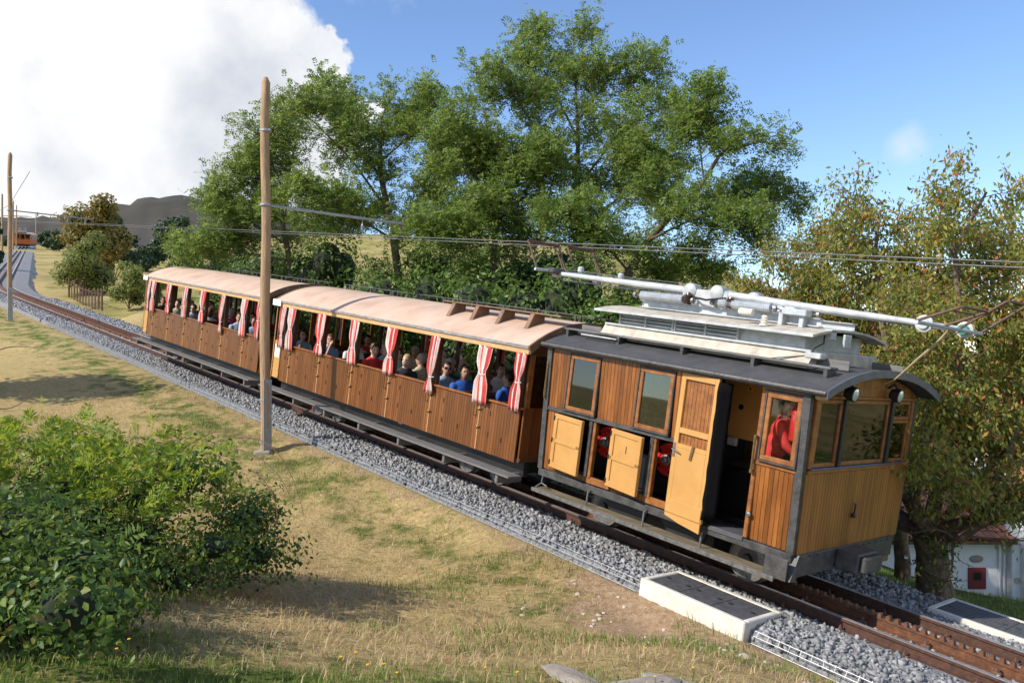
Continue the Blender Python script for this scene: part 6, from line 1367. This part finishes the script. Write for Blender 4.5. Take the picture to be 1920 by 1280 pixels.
def rock(name, X, Y_, sx, sy, sz, material, label, cat, group, seed):
    bm = bmesh.new(); bmesh.ops.create_icosphere(bm, subdivisions=2, radius=1); rn = random.Random(seed)
    k = [rn.uniform(-1, 1) for _ in range(9)]
    for v in bm.verts:
        c = v.co; f = 1+.16*math.sin(c.x*3+k[0]*3)+.14*math.sin(c.y*4+k[1]*5)+.10*math.sin(c.z*5+k[2]*4)+rn.uniform(-.05, .05); v.co = Vector((c.x*sx*f, c.y*sy*f, max(-.6, min(.62, c.z))*sz*f))
    bm.verts.index_update(); b = MB(); b.add([v.co[:] for v in bm.verts], [[v.index for v in f.verts] for f in bm.faces]); bm.free()
    o = b.build(name, material); o.location = (X, Y_, gz(X, Y_)+sz*.15); o.rotation_euler = (0, 0, rn.uniform(0, 6)); tag(o, label, cat, group); return o
rock('pale_stone', 2.08, 7.45, .055, .045, .04, M_['rock'], 'largest pale stone lying on the bare soil below the trench cover', 'stone', 'loose stones on the soil', 1)
for k in range(46):
    s = random.uniform(-2.6, 1.4); t = -random.uniform(1.95, 3.4); q = at(s, t); z = random.uniform(.012, .034)
    rock('soil_stone', q.x, q.y, z*1.2, z, z*.8, M_['rock'], 'small pale stone on the bare soil beside the mesh', 'stone', 'loose stones on the soil', 10+k)
for k, (px, py, D) in enumerate([(1085, 1262, 5.35), (1190, 1272, 5.3), (1270, 1278, 5.4)]):
    rock('flat_stone', (px-960)/1548*D, D, .27, .12, .05, M_['flag'], 'weathered flat stepping stone half sunk in the foreground grass', 'stone', 'flat stones in the grass', 90+k)

# ------------------------------------------------------------------ fence on the meadow
def fence():
    p0 = Vector((-28.6, 53.3, 0)); p1 = Vector((-23.3, 46.9, 0)); r = empty('meadow_fence', (p0.x, p0.y, gz(p0.x, p0.y))); tag(r, 'short rusty metal fence with wire infill on the meadow beside the bend', 'fence'); bw = r.location.copy(); N_ = 11; tops = []
    for k in range(N_+1):
        p = p0.lerp(p1, k/N_); z = gz(p.x, p.y); big = k in (0, 2, N_-1, N_); h = 1.25 if big else 1.1; w = .045 if big else .03
        MB().bbox(p.x-bw.x-w, p.x-bw.x+w, p.y-bw.y-w, p.y-bw.y+w, z-bw.z-.1, z-bw.z+h, .006).build('post', M_['iron'], r); tops.append(Vector((p.x, p.y, z))-bw)
    for hgt in (.12, .95): MB().tube([t+Vector((0, 0, hgt)) for t in tops[2:]], .022, 5).build('rail', M_['iron'], r)
    b = MB()
    for k in range(28):
        f = 2+(N_-2)*k/28; a = tops[int(f)].lerp(tops[min(N_, int(f)+1)], f-int(f)); b.tube([a+Vector((0, 0, .12)), a+Vector((0, 0, .95))], .006, 4)
    tag(b.build('wire_infill', M_['iron'], r), kind='stuff')
fence()

# ------------------------------------------------------------------ distant train
def far_train():
    M = path_mat(-176)
    r = empty('distant_locomotive', mat=M); tag(r, 'distant orange locomotive coming down the upper track', 'locomotive')
    b = MB(); b.bbox(-4.1, 0, -1.28, 1.28, .66, 1.62, .03); b.build('lower_body', M_['far_orange'], r)
    b = MB(); b.bbox(-4.1, -.12, -1.24, 1.24, 1.62, 2.5, .03); b.build('cab', M_['wood_dark'], r)
    for y in (-.85, 0, .85): MB().box(.0, .02, y-.30, y+.30, 1.68, 2.4).build('window', M_['glass_dark'], r)
    b = MB()
    for y in (-1.25, -.42, .42, 1.25): b.bbox(-.12, .01, y-.06, y+.06, 1.62, 2.5)
    b.build('window_posts', M_['far_orange'], r)
    pr = arch2(1.42, 2.5, .3); b = MB(); b.prism(pr+[(y, z-.06) for y, z in pr][::-1], -4.2, .2, ax='x'); b.build('roof', M_['roofblack'], r)
    MB().bbox(-4.1, .1, -1.2, 1.2, .25, .64, .03).build('underframe', M_['black'], r)
    MB().bbox(-3.4, -.6, -.7, .7, 2.8, 3.15, .03).build('roof_housing', M_['white'], r)
    b = MB(); b.tube([(-4.5, -.45, 3.6), (.6, -.45, 3.4)], .05, 6); b.tube([(-4.5, .45, 3.6), (.6, .45, 3.4)], .05, 6); b.build('collector_booms', M_['white'], r)
    c = empty('distant_carriage', mat=path_mat(-180.6) @ Matrix.Translation((0, -.5, 0)) @ Matrix.Rotation(R(-11), 4, 'Z')); tag(c, 'distant carriage behind the far orange locomotive', 'carriage')
    MB().bbox(-8.6, 0, -1.30, 1.30, .6, 1.5, .02).build('body', M_['far_orange'], c)
    for x in np.arange(-8.4, .1, 1.36):
        for y in (-1.25, 1.25): MB().bbox(x-.08, x+.08, y-.05, y+.05, 1.5, 2.4).build('post', M_['curt_w'], c)
    pr = arch2(1.42, 2.42, .42); b = MB(); b.prism(pr+[(y, z-.06) for y, z in pr][::-1], -8.7, .1, ax='x'); b.build('roof', M_['roofpink'], c)
    MB().bbox(-8.5, 0, -1.1, 1.1, .2, .58, .03).build('underframe', M_['black'], c)
    MB().bbox(-8.5, 0, -.4, .4, .7, 2.0, .03).build('benches', M_['wood_dark'], c)
far_train()

# ------------------------------------------------------------------ house below the lawn on the right
def house():
    D = 29.; X0 = (1795-960)/1548*D; X1 = (1886-960)/1548*D; zb_ = -11.; ze_ = ((640-1000)/1548+.0041)*D
    r = empty('white_house', (X0, D, zb_)); tag(r, 'white farmhouse with dark red hatch and terracotta roof below the lawn', 'house')
    w = X1-X0; h = ze_-zb_
    b = MB(); b.bbox(-4.5, w, 0, 9, 0, h, .02); b.bbox(w+.25, w+8, -.6, 9, 0, h+1.8, .02); b.build('wall', M_['whitewall'], r)
    b = MB(); b.bbox(w-.02, w+.32, -.35, .3, 0, h+1.9, .02); b.build('corner_pilaster', M_['whitewall'], r)
    for k, x in enumerate((w-.28, w-.12)): MB().tube([(x, -.06, .1), (x, -.06, h)], .045, 8).build('drain_pipe', M_['whitewall'], r)
    x = (1830-960)/1548*D-X0; z = ((640-1080)/1548+.0041)*D-zb_
    o = MB().bbox(x-.31, x+.31, -.05, .02, z-.42, z+.33, .01).build('red_hatch', M_['redpaint'], r); MB().bbox(x-.13, x+.13, -.062, -.051, z-.1, z+.17, .004).build('hatch_pane', M_['pitch'], o)
    xx = (1829-960)/1548*D-X0; zz = ((640-1046)/1548+.0041)*D-zb_; b = MB(); ell(b, (xx, -.03, zz), (.24, .05, .13), 8); b.build('wall_stone', M_['flag'], r)
    for z_ in (((640-1081)/1548+.0041)*D-zb_,): MB().lathe([(.10, 0), (.10, .03)], (w+.14, -.37, z_), (0, -1, 0), 12).build('wall_lamp', M_['rock'], r)
    def tiled(x0, x1, ya, za, yb, zb2, name):
        rt = MB(); nrow = 14; ncol = int((x1-x0)/.24)
        for j in range(nrow):
            for i in range(ncol):
                f0, f1 = j/nrow, (j+1.12)/nrow; xa = x0+(x1-x0)*i/ncol; xb = x0+(x1-x0)*(i+.94)/ncol; lift = .03
                p = lambda x_, f, up: (x_, ya+(yb-ya)*f, za+(zb2-za)*f+up)
                m_ = (xa+xb)/2; rt.add([p(xa, f0, lift), p(m_, f0, lift+.06), p(xb, f0, lift), p(xa, f1, 0), p(m_, f1, .06), p(xb, f1, 0)], [(0, 1, 4, 3), (1, 2, 5, 4)])
        o = rt.build(name, M_['tile'], r); tag(o, kind='stuff')
        MB().add([(x0, ya, za-.05), (x1, ya, za-.05), (x1, yb, zb2-.05), (x0, yb, zb2-.05), (x0, ya, za-.15), (x1, ya, za-.15), (x1, yb, zb2-.15), (x0, yb, zb2-.15)], [(0, 1, 2, 3), (7, 6, 5, 4), (0, 4, 5, 1), (1, 5, 6, 2), (2, 6, 7, 3), (3, 7, 4, 0)]).build('roof_deck', M_['wood_dark'], o)
    tiled(-4.9, w+.1, -.5, h-.1, 5.5, h+2.4, 'roof_tiles'); tiled(w+.1, w+8.4, -1.1, h+1.7, 5.0, h+4.6, 'roof_tiles')
    r2 = empty('upper_farmhouse', (17, 40, -12)); tag(r2, 'farmhouse with broad terracotta roof behind the cherry tree', 'house')
    MB().bbox(-2, 14, 0, 10, 0, 5.2, .02).build('wall', M_['whitewall'], r2)
    rt = MB(); nrow = 22; ncol = 60
    for j in range(nrow):
        for i in range(ncol):
            xa = -2.6+17*i/ncol; xb = xa+17/ncol*.94; f0 = j/nrow; f1 = (j+1.12)/nrow; m_ = (xa+xb)/2; p = lambda x_, f, up: (x_, -.7+6*f, 5.1+3.2*f+up)
            rt.add([p(xa, f0, .03), p(m_, f0, .09), p(xb, f0, .03), p(xa, f1, 0), p(m_, f1, .06), p(xb, f1, 0)], [(0, 1, 4, 3), (1, 2, 5, 4)])
    tag(rt.build('roof_tiles', M_['tile'], r2), kind='stuff'); MB().prism([(-.7, 5.0), (5.3, 8.2), (5.3, 8.1), (-.7, 4.85)], -2.6, 14.4, ax='x').build('roof_deck', M_['wood_dark'], r2)
    tag(r, group='farmhouses below the lawn'); tag(r2, group='farmhouses below the lawn')
house()
bpy.context.view_layer.update()
